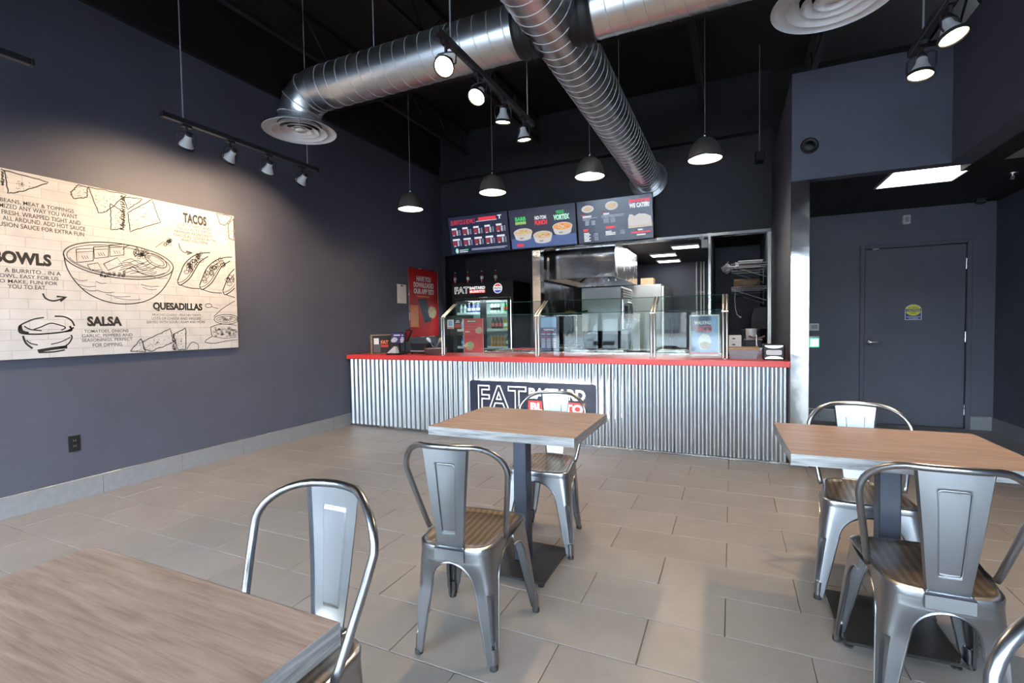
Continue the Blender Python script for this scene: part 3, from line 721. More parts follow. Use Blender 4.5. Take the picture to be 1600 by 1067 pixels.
# illuminated sign on the counter front
sg = thing('counter_sign', 'dark backlit sign with FAT lettering on the corrugated counter front', 'sign', (-1.98, 4.79, 0.46))
def rrect(x0, x1, y0, y1, r, n=5):
    o = []
    for (cx, cy, a0) in ((x1 - r, y1 - r, 0), (x0 + r, y1 - r, 90), (x0 + r, y0 + r, 180), (x1 - r, y0 + r, 270)):
        for i in range(n + 1):
            a = math.radians(a0 + 90 * i / n); o.append((cx + r * math.cos(a), cy + r * math.sin(a)))
    return o
SB = basis((0, 0, 0), (1, 0, 0), (0, 0, 1))     # u = +X, v = +Z, faces -Y
q = MB(); q.M = SB; q.prism(rrect(-0.73, 0.73, -0.20, 0.193, 0.025), -0.012, 0.006); q.build('board', 'sign_navy', sg)
q = MB(); q.M = SB
q.ribbon(rrect(-0.70, 0.70, -0.17, 0.163, 0.02), 0.012, -0.016, True); q.build('backlight_strip', 'led_strip', sg)
def fat_logo(parent, M, w, h, white, red, dark, zo=0.001):
    """outlined FAT beside two stacked lines; origin lower left, w x h"""
    fw_ = w * 0.475
    q = MB(); q.M = M; qi = MB(); qi.M = M; outline_text(q, qi, 'FAT', fw_, h, 0.034, zo)
    q.build('lettering', white, parent); qi.build('lettering_inner', dark, parent)
    q = MB(); q.M = M; put_text(q, 'BASTARD', w * 0.497, h * 0.54, w * 0.503, h * 0.42, 0.045, zo); q.build('lettering', white, parent)
    q = MB(); q.M = M; x0, y0, x1, y1 = w * 0.490, 0.0, w, h * 0.47; q.add([(x0, y0, zo), (x1, y0, zo), (x1, y1, zo), (x0, y1, zo)], [(0, 1, 2, 3)]); q.build('lettering_box', red, parent)
    q = MB(); q.M = M; put_text(q, 'BURRITO', w * 0.512, h * 0.07, w * 0.466, h * 0.33, 0.04, zo * 2); q.build('lettering', white, parent)
fat_logo(sg, SB @ Matrix.Translation((-0.625, -0.135, 0.006)), 1.245, 0.28, 'lit_white', 'lit_red', 'sign_navy')

# ------------------------------------------------------------------ sneeze guard
PX = (-3.175, -1.955, -0.715, -0.056)
gd = thing('sneeze_guard', 'glass sneeze guard on paired steel tube posts along the red counter', 'guard', (-1.62, 4.98, 0.917))
def G(mb): mb.M = Matrix.Translation((1.62, -4.98, -0.917)); return mb
for x in PX:
    q = G(MB())
    for dx in (-0.016, 0.016):
        q.tube([(x + dx, 4.98, 0.917), (x + dx, 4.98, 1.362), (x + dx, 4.990, 1.378), (x + dx, 5.275, 1.536)], 0.0115, 12)
    po_ = q.build('post', 'brushed_steel', gd, 'auto')
    q = G(MB()); q.lathe([(0.034, 0.917), (0.034, 0.921), (0.02, 0.925)], 18, (x, 4.98, 0)); q.build('base_flange', 'steel', po_)
    q = G(MB()); q.rbox(x - 0.03, x + 0.03, 4.972, 4.988, 1.36, 1.372, 0.002); q.build('clamp', 'steel', po_)
def gpanel(name, x0, x1, a, b, th):
    a = Vector((0, *a)); b = Vector((0, *b)); d = (b - a).normalized(); n = Vector((0, -d.z, d.y)) * th
    c = [a, b, b + n, a + n]; q = G(MB())
    vs = [(x, p.y, p.z) for x in (x0, x1) for p in c]
    q.add(vs, [(0, 1, 5, 4), (3, 2, 6, 7)]); q.cur = 1
    q.add(vs, [(0, 1, 2, 3), (4, 5, 6, 7), (1, 2, 6, 5), (0, 3, 7, 4)])
    return q.build(name, [GLASS, 'glass_edge_green'], gd)
for i in range(3):
    gpanel('front_pane', PX[i] + 0.032, PX[i + 1] - 0.032, (4.976, 0.924), (4.976, 1.366), 0.007)
    gpanel('top_pane', PX[i] + 0.032, PX[i + 1] - 0.032, (4.992, 1.382), (5.270, 1.536), 0.007)

# sheets standing behind the glass
def sheet(name, label, cat, x0, x1, z0, z1, Y=5.005, m='paper', group=None):
    t = thing(name, label, cat, ((x0 + x1) / 2, Y, z0), group=group)
    q = MB(); q.M = SB; q.prism([(-(x1 - x0) / 2, 0), ((x1 - x0) / 2, 0), ((x1 - x0) / 2, z1 - z0), (-(x1 - x0) / 2, z1 - z0)], -0.004, 0)
    q.build('sheet', m, t); return t
def blob(parent, m, cx, cy, rx, ry, z=0.001, name='picture', n=14, M=SB, rough=0.12, seed=0):
    rnd = random.Random(seed); q = MB(); q.M = M
    q.add([(cx + rx * math.cos(2 * PI * k / n) * (1 + rnd.uniform(-rough, rough)), cy + ry * math.sin(2 * PI * k / n) * (1 + rnd.uniform(-rough, rough)), z) for k in range(n)], [tuple(range(n))])
    return q.build(name, m, parent)
def bars(parent, m, rects, z=0.0012, name='print_lines', M=SB):
    q = MB(); q.M = M
    for (x0, x1, y0, y1) in rects: q.add([(x0, y0, z), (x1, y0, z), (x1, y1, z), (x0, y1, z)], [(0, 1, 2, 3)])
    o = q.build(name, m, parent)
    if len(rects) > 1: o['kind'] = 'stuff'
    return o
t = sheet('red_menu_flyer', 'red menu sheet with taco pictures behind the sneeze guard glass', 'flyer', -2.905, -2.64, 0.942, 1.352, m='flyer_red')
bars(t, 'print_white', [(-0.11, -0.05, 0.25, 0.262), (-0.1325, -0.1285, 0, 0.41), (0.1285, 0.1325, 0, 0.41), (-0.1285, 0.1285, 0, 0.004)])
bars(t, 'ink', [(-0.09, 0.04, 0.365, 0.392)]); bars(t, 'print_white', [(-0.08 + 0.02 * k, -0.066 + 0.02 * k, 0.371, 0.386) for k in range(6)], 0.002)
bars(t, 'poster_red', [(-0.11, 0.02 + 0.03 * (k % 2), 0.33 - 0.035 * k, 0.337 - 0.035 * k) for k in range(5)] + [(0.05, 0.11, 0.16 - 0.025 * k, 0.166 - 0.025 * k) for k in range(4)])
blob(t, 'print_tan', -0.055, 0.085, 0.065, 0.055, seed=1); blob(t, 'print_green', -0.045, 0.11, 0.03, 0.018, 0.002, seed=2); blob(t, 'print_tan', 0.075, 0.27, 0.045, 0.04, seed=3)
t = sheet('notice_card', 'pale square notice card on the glass beside the red menu sheet', 'card', -3.13, -3.04, 1.235, 1.345)
bars(t, 'flyer_red', [(-0.04, 0.04, 0.004, 0.018)]); bars(t, 'print_lightblue', [(-0.03, 0.03, 0.035, 0.095)])
t = sheet('dark_notice_card', 'small black and red card next to the pale notice card', 'card', -3.025, -2.94, 1.245, 1.345, m='ink')
bars(t, 'poster_red', [(-0.0425, 0.0425, 0, 0.045)]); bars(t, 'print_white', [(-0.03, 0.028, 0.062, 0.07), (-0.02, 0.02, 0.078, 0.088)])
t = sheet('toppings_sheet', 'blue TOPPINGS list sheet behind the sneeze guard glass', 'flyer', -1.925, -1.735, 0.985, 1.355, m='print_blue')
bars(t, 'print_lightblue', [(-0.09, 0.09, 0.25, 0.365)]); q = MB(); q.M = SB; put_text(q, 'TOPPINGS', -0.06, 0.215, 0.12, 0.022, 0.04, 0.0015); q.build('lettering', 'print_white', t)
bars(t, 'flyer_red', [(-0.085, 0.04, 0.198, 0.204), (-0.085, 0.02, 0.145, 0.151)]); bars(t, 'print_white', [(-0.085 + 0.062 * c_, -0.04 + 0.062 * c_, 0.175 - 0.02 * r_ if r_ == 0 else 0.14 - 0.018 * r_, (0.182 - 0.02 * r_ if r_ == 0 else 0.146 - 0.018 * r_)) for c_ in range(3) for r_ in range(7)])
t = sheet('walking_taco_poster', 'framed WALKING TACO poster with red lettering behind the glass', 'poster', -0.375, -0.105, 0.945, 1.34, m='print_white')
bars(t, 'print_lightblue', [(-0.12, 0.12, 0.015, 0.38)], 0.0008); bars(t, 'print_blue', [(-0.12, 0.06, 0.24, 0.38)], 0.001)
q = MB(); q.M = SB; put_text(q, 'WALKING', -0.09, 0.30, 0.15, 0.035, 0.04, 0.002); q.build('lettering', 'print_white', t)
q = MB(); q.M = SB; put_text(q, 'TACO', -0.09, 0.225, 0.16, 0.065, 0.05, 0.002); q.build('lettering', 'flyer_red', t)
bars(t, 'flyer_red', [(-0.12, 0.12, 0.015, 0.035)], 0.002); blob(t, 'print_white', 0.0, 0.13, 0.06, 0.08, 0.0018, seed=5); blob(t, 'print_tan', 0.01, 0.10, 0.05, 0.035, 0.0022, seed=6)
t = thing('serving_tongs', 'red-handled serving tongs standing on the prep table behind the glass', 'tongs', (-2.13, 5.68, 0.9585))
q = MB(); q.rbox(-0.012, 0.012, -0.008, 0.008, 0.06, 0.19, 0.003); q.build('handle', 'red_laminate', t)
q = MB(); q.rbox(-0.01, 0.01, -0.006, 0.006, 0.0, 0.06, 0.002); q.build('jaw', 'steel', t)
t = thing('red_cutting_board', 'red cutting board lying on the prep table beside the tongs', 'board', (-2.36, 5.66, 0.9585))
q = MB(); q.rbox(-0.14, 0.13, -0.10, 0.10, 0, 0.012, 0.004); q.build('board', 'red_laminate', t)
q = MB(); q.rbox(0.13, 0.17, -0.02, 0.02, 0.002, 0.012, 0.003); q.build('grip', 'red_laminate', t)

# ------------------------------------------------------------------ mural panel on the left wall
MX = -4.4985
mu = thing('mural_panel', 'white brick-print mural panel with hand-drawn bowls, tacos and salsa', 'mural', (XW, 1.9, 1.74))
q = MB(); q.M = Matrix.Translation((-XW, -1.9, -1.74)); q.rbox(XW + 0.002, MX - 0.0005, 0.45, 3.277, 1.091, 2.395, 0.002); q.build('panel', 'brick_print', mu)
MM = Matrix.Translation((-XW, -1.9, -1.74)) @ basis((MX, 0, 0), (0, 1, 0), (0, 0, 1))
def mp(cx, cy):
    p = on_x(cx / 3.1375, cy / 3.1375 + 240, MX); return (min(p.y, 3.272), p.z)
def mtext(q, body, xl, yl, xr, yr, h, bold=0.0):
    a, b = mp(xl, yl), mp(xr, yr); xm, ym = (xl + xr) / 2, (yl + yr) / 2
    hh = mp(xm, ym - h / 2)[1] - mp(xm, ym + h / 2)[1]; put_text(q, body, a[0], (a[1] + b[1]) / 2 - hh / 2, b[0] - a[0], hh, bold, 0.0)
for name, lines, bold in (
    ('burrito_text', (('BEANS, MEAT & TOPPINGS', 0, 232, 362, 278, 21), ('CUSTOMIZED ANY WAY YOU WANT', -112, 243, 378, 303, 21), ('FRESH. WRAPPED TIGHT AND', 8, 290, 395, 335, 21),
                      ('ALL AROUND. ADD HOT SAUCE', 13, 320, 418, 364, 21), ('FUSION SAUCE FOR EXTRA FUN', -22, 345, 412, 392, 21)), 0.008),
    ('bowls_title', (('BOWLS', -42, 503, 252, 522, 62),), 0.05),
    ('bowls_text', (('A BURRITO... IN A', 22, 577, 298, 583, 20), ('BOWL, EASY FOR US', -22, 603, 286, 607, 20), ('TO MAKE, FUN FOR', -26, 630, 282, 632, 20), ('YOU TO EAT.', 38, 653, 228, 655, 20)), 0.008),
    ('salsa_title', (('SALSA', 427, 823, 598, 821, 48),), 0.05),
    ('salsa_text', (('TOMATOES, ONIONS', 413, 873, 630, 868, 17), ('GARLIC, PEPPERS AND', 402, 896, 650, 888, 17), ('SEASONINGS, PERFECT', 402, 918, 650, 908, 17), ('FOR DIPPING.', 455, 940, 603, 933, 17)), 0.006),
    ('quesadillas_title', (('QUESADILLAS', 750, 750, 992, 755, 42),), 0.05),
    ('quesadillas_text', (('MUCHO QUESO - MUCHO TASTY', 748, 793, 985, 791, 12), ('LOTS OF CHEESE AND VEGGIES', 745, 809, 985, 807, 12), ('SERVED WITH SOUR CREAM AND MORE', 718, 826, 1005, 825, 12)), 0.0),
    ('tacos_title', (('TACOS', 897, 313, 1012, 333, 48),), 0.05),
    ('tacos_text', (('DUE TO SPICE AND', 868, 350, 1032, 366, 13), ('FILLED WITH FRESH', 868, 368, 1036, 385, 13), ('PREMIUM INGREDIENTS', 856, 386, 1042, 404, 13), ('THIS IS AS GOOD WITH', 850, 402, 1056, 424, 13), ('WHAT YOU DRINK', 888, 424, 1020, 438, 13)), 0.0)):
    q = MB(); q.M = MM
    for ln in lines: mtext(q, *ln, bold)
    q.build(name, 'ink', mu)
def drawing(name, strokes, m='ink'):
    q = MB(); q.M = MM
    for pts, wd in strokes: q.ribbon([mp(*p) for p in pts], wd * 1.35, 0.0004)
    o = q.build(name, m, mu); o['kind'] = 'stuff'; return o
rnd = random.Random(3)
def wob(pts, a=2.0): return [(x + rnd.uniform(-a, a), y + rnd.uniform(-a, a)) for x, y in pts]
def curve(P, n=10):
    o = []; P = [P[0]] + list(P) + [P[-1]]
    for i in range(1, len(P) - 2):
        for k in range(n):
            t = k / n; p0, p1, p2, p3 = P[i - 1], P[i], P[i + 1], P[i + 2]
            o.append(tuple(0.5 * ((2 * p1[j]) + (-p0[j] + p2[j]) * t + (2 * p0[j] - 5 * p1[j] + 4 * p2[j] - p3[j]) * t * t + (-p0[j] + 3 * p1[j] - 3 * p2[j] + p3[j]) * t ** 3) for j in (0, 1)))
    o.append(P[-1]); return o
S = []
S.append((ellipse(580, 525, 272, 84, n=60, tilt=8), 0.0055)); S.append((ellipse(580, 527, 255, 72, n=60, tilt=8), 0.0035)); S.append((ellipse(582, 530, 246, 64, 20, 170, n=40, tilt=8), 0.003))
S.append((curve([(312, 492), (328, 560), (372, 630), (440, 690), (530, 727), (620, 737), (710, 724), (780, 684), (828, 620), (849, 562)]), 0.0055))
for y0, x0, x1 in ((610, 360, 430), (640, 385, 470), (660, 405, 480), (690, 520, 640), (705, 560, 690), (640, 690, 780), (655, 700, 770), (600, 740, 820), (670, 480, 560), (625, 470, 520)):
    S.append((curve([(x0, y0), ((x0 + x1) / 2, y0 + 12), (x1, y0 + 10)]), 0.0025))
for cx, cy, s_ in ((415, 500, 42), (495, 485, 36), (572, 475, 36)):
    S.append(([(cx - s_, cy - s_ * .75), (cx + s_, cy - s_ * .85), (cx + s_, cy + s_ * .6), (cx - s_ * .9, cy + s_ * .8), (cx - s_, cy - s_ * .75)], 0.0045)); S.append(([(cx - s_, cy - s_ * .4), (cx + s_, cy - s_ * .5)], 0.003))
    for k in range(3): S.append(([(cx - 15 + 12 * k, cy), (cx - 5 + 12 * k, cy + 16)], 0.0025))
S.append((ellipse(640, 480, 40, 30, 200, 420, 16), 0.004)); S.append((ellipse(765, 525, 58, 26, n=24, tilt=28), 0.0045)); S.append((ellipse(765, 525, 44, 16, n=24, tilt=28), 0.003))
S.append(([(508, 540), (575, 510), (600, 545), (530, 572), (508, 540)], 0.004)); S.append(([(428, 545), (480, 535), (500, 570), (445, 572), (428, 545)], 0.0035))
for k in range(11):
    x0 = 600 + rnd.uniform(-20, 60); y0 = 530 + k * 6
    S.append((curve([(x0, y0), (x0 + 45, y0 - 14 + rnd.uniform(-8, 8)), (x0 + 90, y0 + 8), (x0 + 135 + rnd.uniform(-20, 20), y0 - 6)]), 0.003))
for k in range(26):
    x0 = 490 + rnd.uniform(0, 120); y0 = 582 + rnd.uniform(-6, 22); S.append((ellipse(x0, y0, 6, 4, n=7), 0.0028))
for k in range(20):
    x0 = 660 + rnd.uniform(0, 70); y0 = 470 + rnd.uniform(0, 40); S.append((ellipse(x0, y0, 8, 7, n=7), 0.003))
drawing('bowl_drawing', S)
S = []                                                 # three tacos at the right edge
for (dx, dy, sc) in ((0, 0, 1.0), (108, 22, 1.0), (222, 50, 0.98)):
    f = lambda P: [(870 + dx + x * sc, 486 + dy + y * sc) for x, y in P]
    S.append((curve(f([(0, 140), (10, 158), (30, 150), (60, 125), (85, 85), (110, 45), (150, 18)])), 0.005)); S.append((curve(f([(0, 138), (15, 100), (35, 55), (75, 18), (120, 2), (160, 0)])), 0.005))
    S.append((curve(f([(14, 158), (60, 172), (110, 176)])), 0.004)); S.append((curve(f([(6, 146), (26, 140), (52, 118), (78, 78), (100, 44)])), 0.0028))
    for k in range(26):
        u = rnd.random(); x = 22 + 100 * u; y = 100 - 88 * u + rnd.uniform(-22, 26); S.append((ellipse(*f([(x, y)])[0], 10 + rnd.uniform(-4, 3), 9, n=8), 0.0028))
drawing('taco_drawing', [([p for p in s_ if p[0] < 1152], w_ * 1.25) for s_, w_ in S if len([p for p in s_ if p[0] < 1152]) > 1])
S = []                                                 # folded quesadilla
S += [(curve([(1048, 800), (1080, 768), (1120, 740), (1152, 722)]), 0.004), (ellipse(1110, 812, 60, 24, n=24), 0.004), (ellipse(1110, 812, 48, 15, n=24), 0.003), (curve([(1032, 850), (1090, 835), (1160, 842)]), 0.004),
      (curve([(1032, 850), (1036, 880), (1040, 895)]), 0.004), (curve([(1040, 895), (1100, 905), (1160, 900)]), 0.003), (curve([(1040, 895), (1005, 922), (1050, 930), (1110, 918), (1164, 912)]), 0.004)]
for k in range(55): S.append((ellipse(1045 + rnd.uniform(0, 115), 850 + rnd.uniform(2, 48), 5, 4, n=6), 0.0024))
for k in range(14): S.append((ellipse(1075 + rnd.uniform(0, 70), 812 + rnd.uniform(-9, 9), 5, 4, n=6), 0.0024))
S += [(ellipse(1022, 745, 16, 10, n=12), 0.0035), (curve([(1035, 750), (1070, 760)]), 0.0035)]
drawing('quesadilla_drawing', S)
S = []                                                 # salsa bowl in heavy strokes
S += [(curve([(92, 850), (110, 835), (165, 812), (215, 803)]), 0.007), (curve([(268, 797), (315, 800), (350, 818), (365, 845)]), 0.008), (curve([(92, 850), (100, 878), (160, 885), (235, 882), (320, 872), (362, 852)]), 0.008),
      (curve([(118, 846), (150, 862), (205, 868)]), 0.006), (curve([(165, 862), (200, 850), (245, 832), (285, 838), (320, 852), (300, 866)]), 0.006), (curve([(112, 893), (128, 930), (160, 955)]), 0.009),
      (curve([(348, 888), (352, 905), (332, 935), (290, 955)]), 0.007), (curve([(185, 968), (230, 960), (300, 950), (330, 948)]), 0.016), (curve([(190, 975), (260, 972), (318, 962)]), 0.008), (curve([(98, 842), (108, 870), (140, 880)]), 0.013), (curve([(342, 845), (350, 865), (320, 872)]), 0.010),
      (curve([(130, 915), (150, 930), (185, 938)]), 0.006), (curve([(250, 935), (300, 922), (345, 900)]), 0.005)]
drawing('salsa_drawing', S)
S = []                                                 # tortilla chips along the top and bottom edges
def chip(P, dots, edge=0.005):
    Q = list(P) + [P[0]]; S.append((wob([(Q[i][0] + (Q[i + 1][0] - Q[i][0]) * k / 9, Q[i][1] + (Q[i + 1][1] - Q[i][1]) * k / 9) for i in range(len(P)) for k in range(9)] + [P[0]], 2.2), edge)); cx = sum(p[0] for p in P) / len(P); cy = sum(p[1] for p in P) / len(P)
    for k in range(dots):
        a = rnd.random(); p = P[k % len(P)]; r_ = P[(k + 1) % len(P)]; b = rnd.random()
        x = cx + ((p[0] * b + r_[0] * (1 - b)) - cx) * a; y = cy + ((p[1] * b + r_[1] * (1 - b)) - cy) * a; S.append(([(x, y), (x + 5, y + rnd.uniform(-3, 3))], 0.003))
chip([(22, 82), (240, 140), (110, 185), (40, 195)], 24); chip([(345, 190), (385, 152), (430, 165), (425, 215), (360, 222)], 14); chip([(432, 162), (620, 202), (520, 285), (485, 292)], 20)
chip([(540, 245), (610, 290), (600, 365), (545, 375)], 20); chip([(625, 290), (745, 225), (785, 335), (640, 382)], 30); chip([(605, 212), (700, 222), (625, 275)], 12); chip([(1062, 292), (1140, 310), (1105, 352), (1080, 345)], 8); chip([(1118, 345), (1146, 320), (1147, 425), (1122, 415)], 8)
chip([(700, 920), (835, 858), (850, 925), (742, 968), (706, 960)], 26); chip([(850, 885), (910, 855), (912, 960), (872, 962)], 18); chip([(640, 968), (690, 905), (715, 970)], 12)
for k in range(40): S.append(([(x, y), (x + rnd.uniform(-9, 9), y + rnd.uniform(-12, 12))], 0.006) if False else (wob([(600 + rnd.uniform(-14, 14), 205 + k * 4.2), (606 + rnd.uniform(-12, 12), 209 + k * 4.2)], 1), 0.006))
for k in range(26): S.append((wob([(852 + rnd.uniform(-8, 8), 885 + k * 3), (857 + rnd.uniform(-8, 8), 889 + k * 3)], 1), 0.006))
for k in range(20): S.append((wob([(5 + rnd.uniform(-4, 16), 75 + k * 4), (12 + rnd.uniform(-6, 8), 79 + k * 4)], 1), 0.007))
S.append((curve([(915, 960), (940, 925), (970, 935), (972, 960)]), 0.004))
drawing('chip_drawing', S)
S = [(curve([(210, 685), (225, 710), (265, 722), (318, 706)]), 0.008), ([(278, 700), (326, 704), (296, 724)], 0.010), (curve([(876, 440), (885, 468), (905, 484), (940, 487)]), 0.005), ([(912, 478), (944, 487), (918, 494)], 0.008),
     (curve([(762, 460), (790, 440), (805, 430)]), 0.003)] + [(ellipse(820 + rnd.uniform(-16, 16), 435 + rnd.uniform(-14, 14), 8, 7, n=7), 0.003) for _ in range(12)]
drawing('arrow_drawing', S)

# poster, paper and outlet on the left wall
PW = basis((0, 0, 0), (0, 1, 0), (0, 0, 1))
t = thing('app_poster', 'red app poster with white lettering and a phone, on the mural wall past the counter', 'poster', (XW, 6.57, 1.10))
q = MB(); q.M = PW; q.prism([(-0.41, 0), (0.41, 0), (0.41, 1.08), (-0.41, 1.08)], 0.001, 0.006); q.build('sheet', 'poster_red', t)
for ln, y0, w_, h_ in (('HAVE YOU', 0.885, 0.40, 0.085), ('DOWNLOADED', 0.785, 0.56, 0.085), ('OUR APP YET?', 0.685, 0.56, 0.085)):
    q = MB(); q.M = PW; put_text(q, ln, -w_ / 2, y0, w_, h_, 0.05, 0.0075); q.build('lettering', 'print_white', t)
bars(t, 'print_orange', [(-0.2, 0.15, 0.635, 0.655)], 0.0075, 'subtitle_bar', PW)
q = MB(); q.M = PW; q.add([(-0.18, 0.60, 0.0075), (0.05, 0.62, 0.0075), (0.20, 0.25, 0.0075), (0.0, 0.22, 0.0075)], [(0, 1, 2, 3)]); q.build('phone_picture', 'sign_navy', t)
blob(t, 'print_tan', 0.22, 0.40, 0.13, 0.10, 0.0080, M=PW, seed=8); bars(t, 'print_orange', [(-0.38, -0.17, 0.16, 0.50)], 0.007, 'picture', PW)
bars(t, 'print_tan', [(-0.36 + 0.05 * k, -0.345 + 0.05 * k, 0.17 + 0.02 * (k % 2), 0.42 - 0.03 * (k % 3)) for k in range(4)], 0.008, 'picture', PW)
q = MB(); q.M = PW
for a in (-0.412, 0.402): q.prism([(a, -0.01), (a + 0.01, -0.01), (a + 0.01, 1.09), (a, 1.09)], 0.006, 0.010)
for a in (-0.01, 1.08): q.prism([(-0.402, a), (0.402, a), (0.402, a + 0.01), (-0.402, a + 0.01)], 0.006, 0.010)
q.build('frame', 'steel', t)
t = thing('paper_notice', 'plain white paper sheet clipped to the wall beside the red poster', 'paper', (XW, 5.99, 1.62))
q = MB(); q.M = PW; q.prism([(-0.11, 0), (0.11, 0), (0.11, 0.285), (-0.11, 0.285)], 0.001, 0.004); q.build('sheet', 'paper', t)
q = MB(); q.M = PW; q.prism([(-0.02, 0.255), (0.02, 0.255), (0.02, 0.275), (-0.02, 0.275)], 0.004, 0.009); q.build('clip', 'black_plastic', t)
t = thing('wall_outlet', 'black duplex power outlet low on the mural wall', 'outlet', (XW, 1.936, 0.43))
q = MB(); q.M = PW; q.prism(rrect(-0.036, 0.036, -0.06, 0.06, 0.004), 0.0005, 0.006); q.build('cover_plate', 'black_plastic', t)
for z in (-0.021, 0.021):
    q = MB(); q.M = PW; q.prism(rrect(-0.017, 0.017, z - 0.014, z + 0.014, 0.006), 0.006, 0.008); rc = q.build('receptacle', 'black_metal', t)
    for a in (-0.007, 0.005):
        q = MB(); q.M = PW; q.prism([(a, z - 0.004), (a + 0.002, z - 0.004), (a + 0.002, z + 0.006), (a, z + 0.006)], 0.008, 0.0084); q.build('slot', 'metal_edge_trim', rc)

# ------------------------------------------------------------------ spiral ducts and diffusers
du = thing('spiral_duct', 'galvanised spiral duct with cross branches hung under the black ceiling', 'duct', (-1.08, 3.15, 3.3))
def D(mb): mb.M = Matrix.Translation((1.08, -3.15, -3.3)); return mb
def run(name, a, b, r, pitch_):
    a, b = Vector(a), Vector(b); d = b - a; n = max(2, int(d.length / 0.25))
    o = D(MB()).tube([a + d * (i / n) for i in range(n + 1)], r, 48, cap=True).build(name, 'galvanised_duct', du, 'auto')
    t = d.normalized(); u = t.cross(Vector((0, 0, 1))).normalized(); v = t.cross(u); m = int(d.length / pitch_ * 28)
    D(MB()).tube([a + d * (i / m) + (u * math.cos(2 * PI * i / 28) + v * math.sin(2 * PI * i / 28)) * (r + 0.0005) for i in range(m + 1)], 0.0036, 5).build('spiral_seam', 'duct_seam', o, True)
    return o
run('main_run', (-1.08, -1.6, 3.3), (-1.08, YB - 0.01, 3.3), 0.195, 0.105)
run('branch', (-3.19, 3.15, 3.3), (-1.22, 3.15, 3.3), 0.172, 0.112)
run('branch', (-0.94, 3.15, 3.3), (0.26, 3.15, 3.3), 0.172, 0.112)
for s, xe in ((-1, -3.43), (1, 0.50)):
    P = [(xe - s * 0.24, 3.15, 3.30), (xe - s * 0.145, 3.15, 3.285), (xe - s * 0.045, 3.15, 3.215), (xe, 3.15, 3.115), (xe, 3.15, 3.01)]
    el = D(MB()).tube(P, 0.172, 40, cap=False).build('elbow', 'galvanised_duct', du, 'auto')
    for i in range(1, 4):
        a, b, c_ = Vector(P[i - 1]), Vector(P[i]), Vector(P[i + 1]); t = (c_ - a).normalized(); u = t.cross(Vector((0, 1, 0))).normalized(); v = Vector((0, 1, 0))
        D(MB()).tube([b + (u * math.cos(2 * PI * k / 40) + v * math.sin(2 * PI * k / 40)) * 0.175 for k in range(40)], 0.005, 6, closed=True).build('gore_seam', 'duct_seam', el, True)
for (a, b) in (((-1.34, 3.15, 3.3), (-1.20, 3.15, 3.3)), ((-0.96, 3.15, 3.3), (-0.80, 3.15, 3.3))):
    a, b = Vector(a), Vector(b); D(MB()).tube([a + (b - a) * (i / 8) for i in range(9)], [0.176 + 0.007 * ((i * 7) % 3) for i in range(9)], 40, cap=False).build('tape_collar', 'black_plastic', du, True)
q = D(MB()); vs = []; n = 40
for k in range(n):
    a = 2 * PI * k / n; vs += [(-1.08 + 0.20 * math.cos(a), YB - 0.008, 3.3 + 0.20 * math.sin(a)), (-1.08 + 0.265 * math.cos(a), YB - 0.008, 3.3 + 0.265 * math.sin(a))]
q.add(vs, [(2 * k, 2 * k + 1, (2 * k + 3) % (2 * n), (2 * k + 2) % (2 * n)) for k in range(n)]); q.build('wall_flange', 'steel', du)
for x, y in ((-2.6, 3.15), (-0.2, 3.15), (-1.08, 5.2), (-1.08, 1.6)): D(MB()).tube([(x, y, 3.48), (x, y, ZC)], 0.004, 6).build('hanger_rod', 'duct_seam', du)
for i, xe in enumerate((-3.43, 0.50)):
    t = thing('ceiling_diffuser', ['round white air diffuser under the duct elbow over the mural track lights', 'round white air diffuser under the duct branch toward the steel-clad column'][i], 'diffuser', (xe, 3.15, 2.985), group='round air diffusers')
    MB().lathe([(0.300, 0.0), (0.302, 0.004), (0.255, 0.022), (0.235, 0.045), (0.18, 0.055)], 48, capb=False, capt=False).build('outer_ring', 'diffuser_white', t, True)
    for (r0, r1, z) in ((0.225, 0.165, 0.012), (0.155, 0.105, 0.018), (0.095, 0.05, 0.022)):
        MB().lathe([(r0, z - 0.016), (r0, z - 0.013), (r1, z + 0.012), (r1 - 0.004, z + 0.020)], 40, capb=False, capt=False).build('cone', 'diffuser_white', t, True)
    MB().lathe([(0.004, 0.004), (0.042, 0.008), (0.046, 0.018), (0.012, 0.03)], 32).build('centre_disc', 'diffuser_white', t, True)
    MB().lathe([(0.175, 0.05), (0.175, 0.07)], 36).build('neck', 'black_metal', t, True)
    for k in range(4):
        a = PI / 4 + k * PI / 2; MB().tube([(0.04 * math.cos(a), 0.04 * math.sin(a), 0.022), (0.23 * math.cos(a), 0.23 * math.sin(a), 0.035)], 0.004, 6).build('spoke', 'diffuser_white', t)

